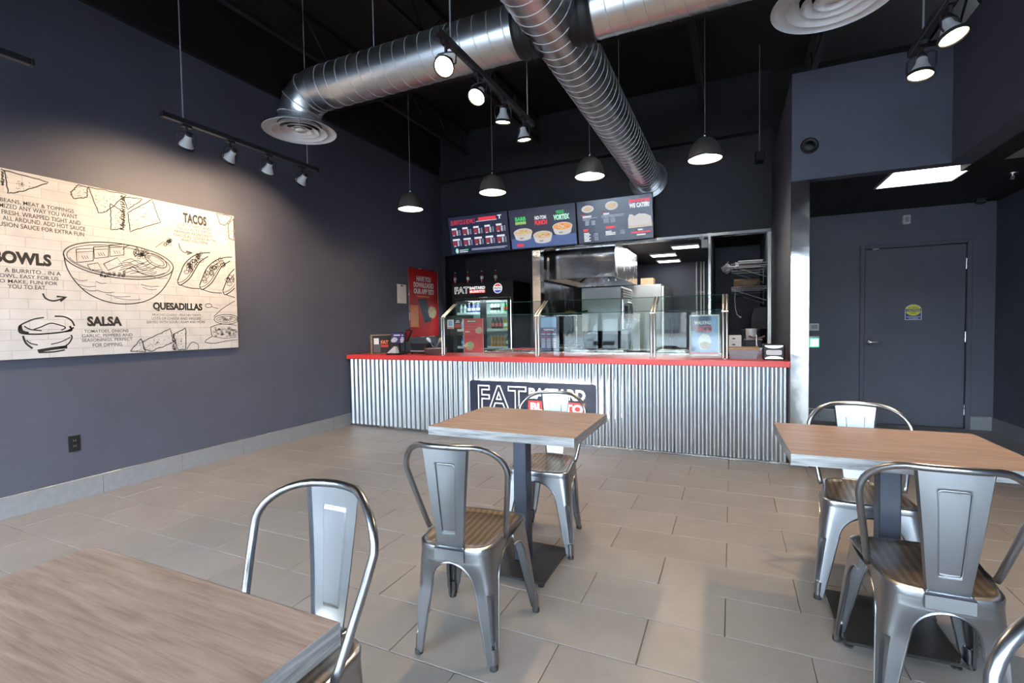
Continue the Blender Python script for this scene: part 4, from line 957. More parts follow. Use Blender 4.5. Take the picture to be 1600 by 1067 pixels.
# ------------------------------------------------------------------ track lights
def track(label, X, Y0, Y1, Z, heads, rods, energy, spot_deg):
    t = thing('track_light', label, 'track light', (X, (Y0 + Y1) / 2, Z), group='black track lights'); ym = (Y0 + Y1) / 2
    q = MB(); q.rbox(-0.018, 0.018, Y0 - ym, Y1 - ym, -0.018, 0.018, 0.003); rl = q.build('rail', 'black_metal', t)
    for yy in (Y0 - ym - 0.012, Y1 - ym): MB().rbox(-0.020, 0.020, yy, yy + 0.012, -0.020, 0.020, 0.002).build('end_cap', 'black_plastic', rl)
    for y in rods: MB().tube([(0, y - ym, 0.018), (0, y - ym, ZC - Z)], 0.0045, 6).build('hanger_rod', 'grey_plastic', t)
    for (y, aim, on) in heads:
        d = Vector(aim).normalized(); base = Vector((0, y - ym, -0.018)); q = MB(); K = 1.12
        q.M = Matrix.Translation(base); q.rbox(-0.016, 0.016, -0.035, 0.035, -0.022, 0.0, 0.003); q.tube([(0, 0, -0.022), (0, 0, -0.055)], 0.009, 10)
        c0 = Vector((0, 0, -0.120)); side = d.cross(Vector((0, 0, 1))); side = side.normalized() if side.length > 1e-3 else Vector((1, 0, 0))
        if abs(side.x) > abs(side.y): pass
        for s in (-1, 1): q.tube([(0, 0, -0.055), Vector((0, 0, -0.060)) + side * s * 0.045, Vector((0, 0, -0.075)) + side * s * 0.060, c0 + side * s * 0.060 + d * 0.01, c0 + side * s * 0.052 + d * 0.028], 0.0045, 6)
        hd = q.build('spotlight_head', 'black_metal', t)
        rot = d.to_track_quat('-Z', 'Y').to_matrix().to_4x4(); M = Matrix.Translation(base + c0) @ rot @ Matrix.Scale(K, 4)
        q = MB(); q.M = M; q.lathe([(0.0185, 0.060), (0.0185, 0.036)], 16); q.build('socket', 'black_plastic', hd, True)
        q = MB(); q.M = M; q.lathe([(0.016, 0.044), (0.0205, 0.036), (0.0215, 0.022), (0.024, 0.012), (0.036, -0.012), (0.0455, -0.030), (0.047, -0.036)], 28, capt=False, capb=False); q.build('bulb', 'white_enamel', hd, True)
        q = MB(); q.M = M; q.lathe([(0.0465, -0.030), (0.051, -0.031), (0.052, -0.044), (0.047, -0.045), (0.0455, -0.036)], 28, capb=False, capt=False); q.build('ring', 'black_plastic', hd, True)
        q = MB(); q.M = M; q.lathe([(0.0458, -0.036), (0.038, -0.0395), (0.02, -0.042), (0.002, -0.0425)], 28, capb=False); q.build('lens', 'lamp_lens' if on else 'white_enamel', hd, True)
        if not on: continue
        p = base + c0 + d * 0.062
        lamp('spot_lamp', 'SPOT', p, energy, WARM, t, 0.04, spot_deg, 0.4, p + d)
wd = (-0.62, 0.0, -0.78)
TXL, TXM, TXR = -3.62, -1.44, 0.875
ly = [on_x(px, py, TXL).y for px, py in ((292, 210), (360, 233), (419, 252), (472, 272))]
track('black track with four white-bulbed spotlights turned to the mural', TXL, 2.133, 3.512, 2.788, [(ly[0], (-0.62, 0.10, -0.76), 0), (ly[1], (-0.72, -0.08, -0.69), 1), (ly[2], (-0.62, 0.15, -0.76), 0), (ly[3], (-0.72, -0.06, -0.69), 1)], (2.27, 3.40), 85, 132)
track('black track end with a hanging rod beyond the mural spotlights toward the storefront', TXL, 0.05, 1.43, 2.806, [(1.08, wd, 1), (0.40, wd, 1)], (0.2, 1.25), 50, 120)
my = [on_x(px, py, TXM).y for px, py in ((697, 95), (748, 140), (786, 172), (818, 200))]
track('black track with four spotlights below the spiral duct crossing', TXM, 2.264, 3.63, 2.862, [(my[0], (0.12, -0.72, -0.66), 1), (my[1], (-0.05, -0.62, -0.74), 1), (my[2], (-0.1, 0.10, -1), 1), (my[3], (0.05, 0.12, -1), 1)], (2.40, 3.53), 55, 110)
track('black track with two lit spotlights beside the bulkhead speaker', TXR, 1.90, 3.28, 2.685, [(3.14, (-0.10, -0.15, -1), 1), (2.79, (0.22, -0.25, -0.9), 1)], (2.0, 3.12), 100, 120)

# ------------------------------------------------------------------ pendants
def pendant(x, y, z, label):
    t = thing('pendant_lamp', label, 'pendant lamp', (x, y, z), group='dome pendants over the counter')
    prof = [(0.152, 0.0), (0.1525, 0.006), (0.149, 0.03), (0.141, 0.07), (0.124, 0.118), (0.098, 0.158), (0.066, 0.186), (0.030, 0.200), (0.012, 0.203)]
    MB().lathe(prof, 40, capb=False).build('shade', 'pendant_nickel', t, True)
    MB().lathe([(0.1525, -0.004), (0.1555, 0.0), (0.1555, 0.012), (0.151, 0.016)], 40, capb=False, capt=False).build('rim', 'steel', t, True)
    MB().lathe([(0.150, 0.004), (0.10, -0.001), (0.03, -0.004), (0.002, -0.0045)], 36, capb=False).build('diffuser', 'pendant_lens', t, True)
    MB().lathe([(0.013, 0.203), (0.013, 0.235), (0.006, 0.245)], 14).build('cap', 'steel', t, True)
    MB().tube([(0, 0, 0.24), (0, 0, ZC - z - 0.03)], 0.0035, 6).build('cord', 'grey_plastic', t)
    MB().lathe([(0.05, ZC - z - 0.03), (0.06, ZC - z)], 18).build('canopy', 'black_metal', t, True)
    lamp('pendant_bulb', 'SPOT', (0, 0, -0.02), 45, (1.0, 0.80, 0.55), t, 0.10, 150, 0.6, (0, 0, -1))
for x, z, lb in ((-3.622, 2.722, 'brushed steel dome pendant closest to the mural wall'), (-2.484, 2.782, 'brushed steel dome pendant, second out from the mural wall'),
                 (-1.349, 2.805, 'brushed steel dome pendant, third out from the mural wall'), (-0.230, 2.812, 'brushed steel dome pendant closest to the steel-clad column')):
    pendant(x, 5.0, z, lb)

# ------------------------------------------------------------------ menu screens over the opening
MV = Vector((0, -0.117, 0.605)).normalized()
def board(x0, label):
    t = thing('menu_screen', label, 'screen', (x0, 7.017, 2.445), group='menu screens over the serving opening')
    M = basis((0, 0, 0), (1, 0, 0), MV); q = MB(); q.M = M; q.rbox(0.002, 1.088, 0, 0.616, -0.045, 0.0, 0.003); q.build('housing', 'black_plastic', t)
    q = MB(); q.M = M; q.add([(0.010, 0.010, 0.0006), (1.080, 0.010, 0.0006), (1.080, 0.606, 0.0006), (0.010, 0.606, 0.0006)], [(0, 1, 2, 3)]); q.build('display', 'screen_navy', t)
    q = MB(); q.box(0.45, 0.65, 0.02, 0.132, 0.25, 0.40); q.build('wall_bracket', 'black_metal', t)
    return t, M
def P4(parent, M, m, rects, name='print_lines', z=0.0012):
    return bars(parent, m, [(a * 1.09, b * 1.09, (1 - d) * 0.616, (1 - c_) * 0.616) for (a, b, c_, d) in rects], z, name, M)
def T4(parent, M, m, body, a, b, c_, d, bold=0.04, z=0.0016, skew=0.0):
    q = MB(); q.M = M; put_text(q, body, a * 1.09, (1 - d) * 0.616, (b - a) * 1.09, (d - c_) * 0.616, bold, z, skew); return q.build('lettering', m, parent)
t, M = board(-4.269, 'menu screen headed in red with ten small price lists')
T4(t, M, 'screen_red', 'BURRITOS & BOWLS', 0.05, 0.46, 0.10, 0.22, 0.0, skew=0.1); P4(t, M, 'screen_red', [(0.52, 0.81, 0.09, 0.17)], 'red_banner'); P4(t, M, 'screen_white', [(0.48, 0.82, 0.18, 0.192)], 'underline'); T4(t, M, 'screen_white', 'T', 0.83, 0.90, 0.08, 0.18)
hd, dr_, wh, dm = [], [], [], []
for r_ in range(2):
    for c_ in range(5):
        a = 0.05 + c_ * 0.187; y0 = 0.30 + r_ * 0.28; hd.append((a, a + (0.09 + 0.035 * ((c_ * 3 + r_) % 3)), y0, y0 + 0.045)); dr_.append((a, a + 0.06, y0 + 0.06, y0 + 0.17)); wh.append((a + 0.01, a + 0.05, y0 + 0.18, y0 + 0.197))
        for k in range(5): wh.append((a + 0.075, a + 0.105, y0 + 0.062 + k * 0.028, y0 + 0.077 + k * 0.028)); dm.append((a + 0.122, a + 0.148, y0 + 0.062 + k * 0.028, y0 + 0.074 + k * 0.028))
P4(t, M, 'screen_white', hd, 'heading_lines'); P4(t, M, 'screen_darkred', dr_, 'item_lines'); P4(t, M, 'screen_white', wh, 'price_lines'); P4(t, M, 'screen_dim', dm, 'price_lines')
P4(t, M, 'screen_dim', [(0.36, 0.95, 0.865, 0.882), (0.36, 0.91, 0.895, 0.91)], 'footnote_lines'); P4(t, M, 'screen_white', [(0.15, 0.25, 0.875, 0.893), (0.15, 0.29, 0.92, 0.94)], 'footnote_lines'); P4(t, M, 'screen_green', [(0.25, 0.30, 0.862, 0.90)], 'tag')
q = MB(); q.M = M; q.add([(0.0 + x * 1.0, y, 0.0014) for x, y in ellipse(0.115, 0.065, 0.028, 0.040, n=18)[:-1]], [tuple(range(18))]); q.build('avocado_picture', 'screen_mint', t)
t, M = board(-3.172, 'menu screen picturing three filled bowls')
P4(t, M, 'screen_blue', [(0.02, 0.98, 0.72, 0.97)], 'tabletop_picture', 0.0009)
T4(t, M, 'screen_green', 'BARB', 0.10, 0.265, 0.20, 0.30, 0.05); P4(t, M, 'screen_lime', [(0.10 + 0.028 * k, 0.123 + 0.028 * k, 0.315, 0.385) for k in range(6)], 'lettering_lines')
T4(t, M, 'screen_white', 'NO-TON', 0.40, 0.57, 0.22, 0.31, 0.04); T4(t, M, 'screen_red', 'PUNCH', 0.395, 0.58, 0.325, 0.44, 0.06)
T4(t, M, 'screen_green', 'VEGGIE', 0.715, 0.83, 0.145, 0.225, 0.03); T4(t, M, 'screen_mint', 'VORTEX', 0.675, 0.905, 0.24, 0.37, 0.06)
P4(t, M, 'screen_red', [(0.10, 0.20, 0.86, 0.93)], 'red_sticker')
for k, (cx, cy, mf) in enumerate(((0.205, 0.585, 'screen_food_tan'), (0.50, 0.69, 'screen_food_tan'), (0.795, 0.53, 'screen_food_orange'))):
    X, Yc = cx * 1.09, (1 - cy) * 0.616; q = MB(); q.M = M
    body = [(X - 0.155, Yc), (X - 0.13, Yc - 0.085)] + ellipse(X, Yc - 0.088, 0.128, 0.036, 180, 360, 14) + [(X + 0.13, Yc - 0.085), (X + 0.155, Yc)]
    q.add([(a, b, 0.0014) for a, b in body], [tuple(range(len(body)))]); q.add([(a, b, 0.0017) for a, b in ellipse(X, Yc, 0.157, 0.062, n=30)[:-1]], [tuple(range(30))]); bo = q.build('bowl_picture', 'screen_bowl', t)
    q = MB(); q.M = M; q.add([(a, b, 0.0020) for a, b in ellipse(X, Yc + 0.002, 0.140, 0.050, n=30)[:-1]], [tuple(range(30))]); q.build('filling', mf, bo)
    for j, mm in enumerate(('screen_food_red', 'screen_lime', 'screen_bowl', 'screen_food_orange')):
        q = MB(); q.M = M
        for i_ in range(5):
            a_ = rnd.uniform(0, 2 * PI); r_ = rnd.uniform(0.1, 0.85); q.add([(a, b, 0.0023 + j * 0.0002) for a, b in ellipse(X + 0.125 * r_ * math.cos(a_), Yc + 0.042 * r_ * math.sin(a_), 0.017, 0.009, n=7)[:-1]], [tuple(range(7))])
        o = q.build('topping', mm, bo); o['kind'] = 'stuff'
    q = MB(); q.M = M; put_text(q, 'FAT', X - 0.05, Yc - 0.10, 0.055, 0.024, 0.03, 0.0026); q.build('lettering', 'ink', bo)
t, M = board(-2.074, 'menu screen advertising catering with a WE CATER line')
for cx, cy, rx, ry in ((0.155, 0.20, 0.085, 0.085), (0.475, 0.18, 0.085, 0.10)):
    q = MB(); q.M = M; q.add([(a, b, 0.0014) for a, b in ellipse(cx * 1.09, (1 - cy) * 0.616, rx * 1.09, ry * 0.616, n=16)[:-1]], [tuple(range(16))]); o = q.build('plate_picture', 'screen_bowl', t)
    q = MB(); q.M = M; q.add([(a, b, 0.0018) for a, b in ellipse(cx * 1.09, (1 - cy) * 0.616, rx * 0.72, ry * 0.36, n=16)[:-1]], [tuple(range(16))]); q.build('filling', 'screen_food_tan', o)
T4(t, M, 'screen_white', 'WE CATER!', 0.70, 0.955, 0.18, 0.285, 0.06); P4(t, M, 'screen_red', [(0.70 + 0.033 * k, 0.728 + 0.033 * k, 0.10, 0.165) for k in range(8)], 'red_lettering_lines')
P4(t, M, 'screen_white', [(0.08, 0.20, 0.355, 0.39), (0.36, 0.44, 0.335, 0.37)], 'heading_lines'); P4(t, M, 'screen_red', [(0.06, 0.12, 0.325, 0.34), (0.34, 0.40, 0.31, 0.322), (0.08, 0.145, 0.655, 0.715), (0.385, 0.505, 0.635, 0.69)], 'red_lettering_lines')
P4(t, M, 'screen_dim', [(0.08, 0.28, 0.405, 0.42), (0.08, 0.18, 0.44, 0.455), (0.335, 0.64, 0.385, 0.40), (0.335, 0.62, 0.415, 0.43)] + [(0.11 + 0.085 * (k % 2), 0.165 + 0.085 * (k % 2), 0.475 + 0.028 * (k // 2), 0.49 + 0.028 * (k // 2)) for k in range(8)] + [(0.36 + 0.095 * (k % 2), 0.43 + 0.085 * (k % 2), 0.455 + 0.028 * (k // 2), 0.47 + 0.028 * (k // 2)) for k in range(8)], 'item_lines')
P4(t, M, 'screen_white', [(0.085, 0.155 + 0.02 * (k % 2), 0.745 + 0.036 * k, 0.768 + 0.036 * k) for k in range(6)] + [(0.38, 0.46 + 0.05 * (k % 2 + k // 2), 0.745 + 0.036 * k, 0.768 + 0.036 * k) for k in range(3)], 'item_lines')
P4(t, M, 'screen_dim', [(0.225, 0.28, 0.77 + 0.036 * k, 0.785 + 0.036 * k) for k in range(5)] + [(0.57, 0.635, 0.745 + 0.036 * k, 0.76 + 0.036 * k) for k in range(3)], 'price_lines')
q = MB(); q.M = M; q.add([(a * 1.09, (1 - b) * 0.616, 0.0014) for a, b in ((0.68, 0.73), (0.68, 0.52), (0.70, 0.42), (0.74, 0.43), (0.76, 0.47), (0.82, 0.42), (0.90, 0.44), (0.97, 0.50), (0.98, 0.72))], [tuple(range(9))]); o = q.build('catering_picture', 'screen_bowl', t)
P4(t, M, 'screen_food_tan', [(0.69, 0.98, 0.68, 0.71)], 'table_picture', 0.002); P4(t, M, 'screen_red', [(0.71, 0.96, 0.815, 0.85)], 'red_lettering_lines'); P4(t, M, 'screen_white', [(0.80, 0.86, 0.765, 0.795), (0.785, 0.895, 0.875, 0.905)], 'lettering_lines')

# ------------------------------------------------------------------ beverage cooler with drinks
fr = thing('beverage_cooler', 'black two-door glass beverage cooler with lettered header in the niche', 'cooler', (-3.775, 7.12, 0))
def F(mb): mb.M = Matrix.Translation((3.775, -7.12, 0)); return mb
FX0, FX1, FZ = -4.345, -3.205, 1.985
for (a, b, c_, d, e, f, nm, m) in ((FX0, FX0 + 0.04, 7.12, 7.84, 0.1, FZ, 'side_panel', 'black_plastic'), (FX1 - 0.04, FX1, 7.12, 7.84, 0.1, FZ, 'side_panel', 'black_plastic'), (FX0 + 0.04, FX1 - 0.04, 7.78, 7.84, 0.1, FZ, 'back_panel', 'fridge_interior'),
                                 (FX0 + 0.04, FX1 - 0.04, 7.12, 7.78, 1.72, FZ, 'header', 'black_plastic'), (FX0 + 0.04, FX1 - 0.04, 7.12, 7.78, 0.1, 0.28, 'plinth', 'black_plastic')):
    F(MB()).rbox(a, b, c_, d, e, f, 0.004).build(nm, m, fr)
for x in (FX0 + 0.08, FX1 - 0.08):
    for y in (7.2, 7.76): F(MB()).tube([(x, y, 0), (x, y, 0.1)], 0.025, 10).build('foot', 'black_metal', fr)
fat_logo(fr, Matrix.Translation((3.775, -7.12, 0)) @ basis((-4.29, 7.119, 1.805), (1, 0, 0), (0, 0, 1)), 0.585, 0.115, 'lit_white', 'lit_red', 'black_plastic')
RM = Matrix.Translation((3.775, -7.12, 0)) @ basis((-3.475, 7.118, 1.868), (1, 0, 0), (0, 0, 1))
q = MB(); q.M = RM; q.disc((0, 0, 0.0), 0.082, 36); ro = q.build('roundel', 'lit_white', fr)
for sgn, m in ((1, 'pepsi_red'), (-1, 'pepsi_blue')):
    P = [(0.072 * math.cos(math.radians(a)), 0.072 * math.sin(math.radians(a))) for a in (range(24, 157, 6) if sgn > 0 else range(204, 337, 6))]
    lo = curve([P[-1], (-0.03, 0.034 * sgn), (0.03, 0.030 * sgn), P[0]], 6)[1:-1]; q = MB(); q.M = RM; pp = P + lo; q.add([(x, y, 0.0006) for x, y in pp], [tuple(range(len(pp)))]); q.build('roundel_band', m, ro)
q = MB(); q.M = RM; put_text(q, 'PEPSI', -0.062, -0.018, 0.124, 0.036, 0.03, 0.001); q.build('lettering', 'ink', ro)
for s, (a, b) in enumerate(((-4.30, -3.745), (-3.735, -3.25))):
    q = F(MB()); q.rbox(a, a + 0.05, 7.075, 7.117, 0.285, 1.715, 0.004); q.rbox(b - 0.04, b, 7.075, 7.117, 0.285, 1.715, 0.004); q.rbox(a + 0.05, b - 0.04, 7.075, 7.117, 0.285, 0.34, 0.004); q.rbox(a + 0.05, b - 0.04, 7.075, 7.117, 1.672, 1.715, 0.004)
    d_ = q.build('door', 'black_plastic', fr)
    F(MB()).box(a + 0.05, b - 0.04, 7.092, 7.098, 0.34, 1.672).build('pane', DGLASS, d_)
    hx = b - 0.02 if s == 0 else a + 0.02
    F(MB()).tube([(hx, 7.075, 1.25), (hx, 7.045, 1.24), (hx, 7.045, 0.86), (hx, 7.075, 0.85)], 0.008, 8).build('handle', 'black_metal', d_)
q = F(MB()); q.rbox(-3.82, -3.66, 7.108, 7.1165, 1.722, 1.735, 0.002); q.build('lock_plate', 'steel', fr)
SHZ = (1.475, 1.195, 0.905, 0.60)
for z in SHZ:
    sh = F(MB()).rbox(FX0 + 0.045, FX1 - 0.045, 7.16, 7.70, z - 0.02, z, 0.003).build('shelf', 'white_enamel', fr)
    F(MB()).rbox(FX0 + 0.045, FX1 - 0.045, 7.15, 7.16, z - 0.028, z + 0.012, 0.002).build('price_rail', 'white_plastic', sh)
for x in (FX0 + 0.05, -3.74, FX1 - 0.05): F(MB()).box(x - 0.008, x + 0.008, 7.135, 7.148, 0.35, 1.66).build('light_strip', 'cooler_light', fr)
lamp('cooler_glow', 'AREA', (0.0, 0.10, 1.70), 26, (0.85, 1, 1), fr, 0.6, target=(0.0, 0.25, 0.5))
bottle_data = {}
def bottle(name, m, capm, loc, h, r, label, cat, group, neck=True):
    key = (m, capm, round(h, 3), round(r, 3), neck); t = thing(name, label, cat, loc, group=group)
    if key not in bottle_data:
        pr = [(r * 0.9, 0), (r, 0.008), (r, h * 0.60), (r * 0.85, h * 0.70), (r * 0.42, h * 0.86), (r * 0.40, h * 0.93)] if neck else [(r * 0.85, 0), (r, 0.008), (r, h * 0.92), (r * 0.82, h)]
        b = MB().lathe(pr, 14).build('body', m, t, 'auto'); parts = [b]
        parts.append(MB().lathe([(r * 1.012, h * 0.26), (r * 1.012, h * 0.52)], 14, capb=False, capt=False).build('wrapper', capm, t, True))
        if neck: parts.append(MB().lathe([(r * 0.5, h * 0.93), (r * 0.5, h)], 12).build('cap', capm, t, 'auto'))
        bottle_data[key] = [(o.name.split('.')[0], o.data) for o in parts]
    else:
        for nm, me in bottle_data[key]:
            o = bpy.data.objects.new(nm, me); C.objects.link(o); o.parent = t
    return t
def row(x0, x1, n, zi, m, capm, h, r, label, group, y=7.25, neck=True, name='drink_bottle', cat='bottle'):
    for k in range(n): bottle(name, m, capm, (x0 + (x1 - x0) * k / max(1, n - 1), y, SHZ[zi]), h, r, label, cat, group, neck)
row(-4.09, -3.83, 4, 0, 'drink_purple', 'print_white', 0.17, 0.034, 'dark purple bottle with pale wrapper on the cooler top shelf', 'purple bottles in the cooler')
row(-4.24, -4.17, 2, 0, 'drink_clear', 'grey_plastic', 0.165, 0.028, 'clear bottle beside the purple ones on the cooler top shelf', 'clear bottles on the cooler top shelf')
row(-3.65, -3.52, 3, 0, 'drink_clear', 'drink_dark', 0.165, 0.030, 'grey bottle with dark cap beside the green ones in the cooler', 'grey bottles in the cooler')
row(-3.41, -3.30, 3, 0, 'drink_green', 'flyer_red', 0.175, 0.028, 'green bottle with red wrapper on the cooler top shelf', 'green bottles in the cooler')
row(-3.63, -3.49, 3, 1, 'drink_dark', 'flyer_red', 0.20, 0.030, 'dark cola bottle on the second cooler shelf', 'dark bottles in the cooler')
row(-3.41, -3.30, 3, 1, 'drink_yellow', 'print_white', 0.20, 0.028, 'yellow bottle with white wrapper on the second cooler shelf', 'yellow bottles in the cooler')
row(-3.655, -3.43, 5, 2, 'drink_orange', 'print_tan', 0.20, 0.026, 'orange juice bottle on the third cooler shelf', 'orange bottles in the cooler')
row(-3.37, -3.30, 2, 2, 'drink_blue', 'print_white', 0.20, 0.028, 'blue bottle beside the orange ones in the cooler', 'blue bottles in the cooler')
row(-4.22, -3.83, 6, 1, 'drink_clear', 'print_lightblue', 0.19, 0.028, 'clear water bottle with blue wrapper on the second cooler shelf', 'water bottles in the cooler')
row(-4.22, -3.83, 6, 2, 'drink_blue', 'print_lightblue', 0.19, 0.028, 'blue drink bottle behind the red menu sheet, in the cooler', 'blue drinks low in the cooler')
for x, lb in ((-4.305, 'closest to the mural wall'), (-4.055, 'second out from the mural wall'), (-3.79, 'third out from the mural wall'), (-3.535, 'farthest from the mural wall')): bottle('sauce_bottle', 'sauce_red', 'print_white', (x, 7.17, FZ), 0.19, 0.026, 'red sauce bottle on top of the cooler, ' + lb, 'bottle', 'sauce bottles on the cooler')

# ------------------------------------------------------------------ cooking line seen through the opening
hd_ = thing('exhaust_hood', 'large rippled stainless exhaust hood over the cooking line', 'hood', (-2.28, 7.6, 2.0))
def H(mb): mb.M = Matrix.Translation((2.28, -7.6, -2.0)); return mb
H(MB()).rbox(-2.885, -1.66, 7.60, 7.615, 2.0, 2.59, 0.003).build('front_panel', 'wavy_steel', hd_)
H(MB()).rbox(-1.675, -1.66, 7.615, 9.55, 2.0, 2.59, 0.003).build('end_panel', 'steel', hd_)
H(MB()).rbox(-2.885, -1.675, 9.535, 9.55, 2.0, 2.59, 0.003).build('end_panel', 'steel', hd_)
q = H(MB()); q.rbox(-2.885, -2.80, 7.615, 9.53, 2.0, 2.10, 0.003); q.build('grease_trough', 'brown_hood', hd_)
for k in range(4):
    y0 = 7.63 + k * 0.46; q = H(MB()); q.add([(-2.80, y0, 2.10), (-2.80, y0 + 0.44, 2.10), (-2.15, y0 + 0.44, 2.52), (-2.15, y0, 2.52), (-2.81, y0, 2.13), (-2.81, y0 + 0.44, 2.13), (-2.16, y0 + 0.44, 2.55), (-2.16, y0, 2.55)], [(0, 1, 2, 3), (4, 5, 6, 7), (0, 1, 5, 4), (1, 2, 6, 5), (2, 3, 7, 6), (3, 0, 4, 7)])
    q.build('filter', 'brown_hood', hd_)
q = H(MB()); q.box(-2.885, -1.675, 7.615, 9.53, 2.56, 2.585); q.build('top_panel', 'brown_hood', hd_)
for x in (-1.98, -1.90, -1.78):
    nz_ = H(MB()).tube([(x, 8.2, 2.56), (x, 8.2, 2.02)], 0.006, 6).build('nozzle_pipe', 'black_metal', hd_); H(MB()).lathe([(0.012, 1.98), (0.016, 2.02)], 10, (x, 8.2, 0)).build('nozzle', 'steel', nz_)
H(MB()).rbox(-2.75, -2.68, 7.66, 7.70, 2.02, 2.10, 0.004).build('hood_switch', 'white_plastic', hd_)
ov = thing('convection_oven', 'pale stainless double-door oven on legs below the exhaust hood', 'oven', (-1.92, 8.3, 0))
q = MB(); q.rbox(-0.36, 0.30, -0.45, 0.45, 1.14, 1.86, 0.008); q.build('body', 'oven_grey', ov)
for y0, y1 in ((-0.43, -0.01), (0.01, 0.43)):
    d_ = MB().rbox(0.302, 0.335, y0, y1, 1.17, 1.66, 0.005).build('door', 'steel', ov); yy = y1 - 0.05 if y0 < 0 else y0 + 0.05
    MB().tube([(0.335, yy, 1.24), (0.375, yy, 1.25), (0.375, yy, 1.60), (0.335, yy, 1.61)], 0.010, 8).build('handle', 'metal_edge_trim', d_)
    MB().rbox(0.3345, 0.339, y0 + 0.08, y1 - 0.08, 1.30, 1.55, 0.002).build('window', 'black_plastic', d_)
for k in range(4): MB().rbox(0.302, 0.322, -0.42, 0.42, 1.69 + 0.04 * k, 1.715 + 0.04 * k, 0.002).build('louvre', 'grey_plastic', ov)
for x in (-0.32, 0.26):
    for y in (-0.40, 0.40): MB().tube([(x, y, 0), (x, y, 1.14)], 0.025, 10).build('leg', 'black_metal', ov)
t = thing('cook_table', 'steel work table with overshelf beside the oven, under the hood', 'table', (-2.55, 7.85, 0))
MB().rbox(-0.33, 0.25, -0.3, 0.35, 0.86, 0.90, 0.004).build('top', 'steel', t); MB().rbox(-0.33, 0.28, -0.28, 0.0, 1.395, 1.415, 0.003).build('overshelf', 'steel', t)
for x in (-0.30, 0.22):
    for y in (-0.26, 0.31): MB().tube([(x, y, 0), (x, y, 0.86)], 0.018, 8).build('leg', 'steel', t)
    MB().tube([(x, -0.14, 0.9), (x, -0.14, 1.395)], 0.012, 8).build('shelf_post', 'steel', t)
t = thing('frying_pan', 'dark frying pan heaped with golden food on the overshelf', 'pan', (-2.43, 7.71, 1.415))
MB().lathe([(0.09, 0), (0.115, 0.035), (0.118, 0.035), (0.094, 0.004), (0.02, 0.004)], 24, capb=True, capt=True).build('pan_body', 'black_metal', t, 'auto')
MB().lathe([(0.105, 0.03), (0.09, 0.055), (0.05, 0.072), (0.01, 0.078)], 20, capb=False).build('filling', 'food_tan', t, True)
MB().tube([(0.115, 0, 0.03), (0.18, 0.0, 0.045), (0.29, 0.0, 0.06)], [0.009, 0.009, 0.011], 8).build('handle', 'black_plastic', t)
rf = thing('upright_refrigerator', 'tall grey two-door refrigerator deep in the kitchen beyond the oven', 'refrigerator', (-1.6, 10.4, 0))
MB().rbox(-0.40, 0.37, -0.74, 0.80, 0.12, 2.0, 0.008).build('body', 'fridge_grey', rf)
for y0, y1 in ((-0.72, 0.02), (0.04, 0.78)):
    d_ = MB().rbox(0.372, 0.42, y0, y1, 0.16, 1.96, 0.006).build('door', 'brushed_steel', rf); MB().tube([(0.42, y1 - 0.06, 0.95), (0.455, y1 - 0.06, 0.96), (0.455, y1 - 0.06, 1.34), (0.42, y1 - 0.06, 1.35)], 0.010, 8).build('handle', 'black_metal', d_)
for x in (-0.33, 0.30):
    for y in (-0.66, 0.72): MB().tube([(x, y, 0), (x, y, 0.12)], 0.025, 8).build('foot', 'black_metal', rf)
t = thing('carton', 'small brown carton on top of the tall refrigerator', 'box', (-1.52, 9.95, 2.0)); MB().rbox(-0.12, 0.12, -0.14, 0.14, 0, 0.14, 0.003).build('body', 'cardboard', t); MB().box(-0.121, 0.121, -0.02, 0.02, 0.139, 0.1412).build('tape', 'print_tan', t)
for x, lb in ((-0.70, 'white kitchen wall pipe of the three nearest the tall refrigerator'), (-0.61, 'middle one of three white pipes on the rear kitchen wall'), (-0.55, 'white kitchen wall pipe of the three farthest from the refrigerator')):
    t = thing('wall_pipe', lb, 'pipe', (x, 11.46, 0.9), group='white pipes on the kitchen wall')
    MB().tube([(0, 0, 0), (0, 0, 1.68)], 0.016, 8).build('pipe', 'white_plastic', t); MB().rbox(-0.024, 0.024, 0.0, 0.039, 1.0, 1.03, 0.003).build('clamp', 'steel', t)
t = thing('emergency_light', 'white emergency light box with round lamp on the thin steel post', 'light', (-0.335, 7.155, 2.28)); MB().rbox(-0.043, 0.043, -0.02, 0.06, 0, 0.11, 0.006).build('body', 'white_plastic', t)
q = MB(); q.M = Matrix.Translation((-0.035, 0.0, 0.135)) @ Matrix.Rotation(PI / 2, 4, 'X'); q.lathe([(0.02, -0.03), (0.03, 0.0), (0.031, 0.02), (0.024, 0.024)], 16); q.build('lamp_head', 'white_plastic', t, 'auto')

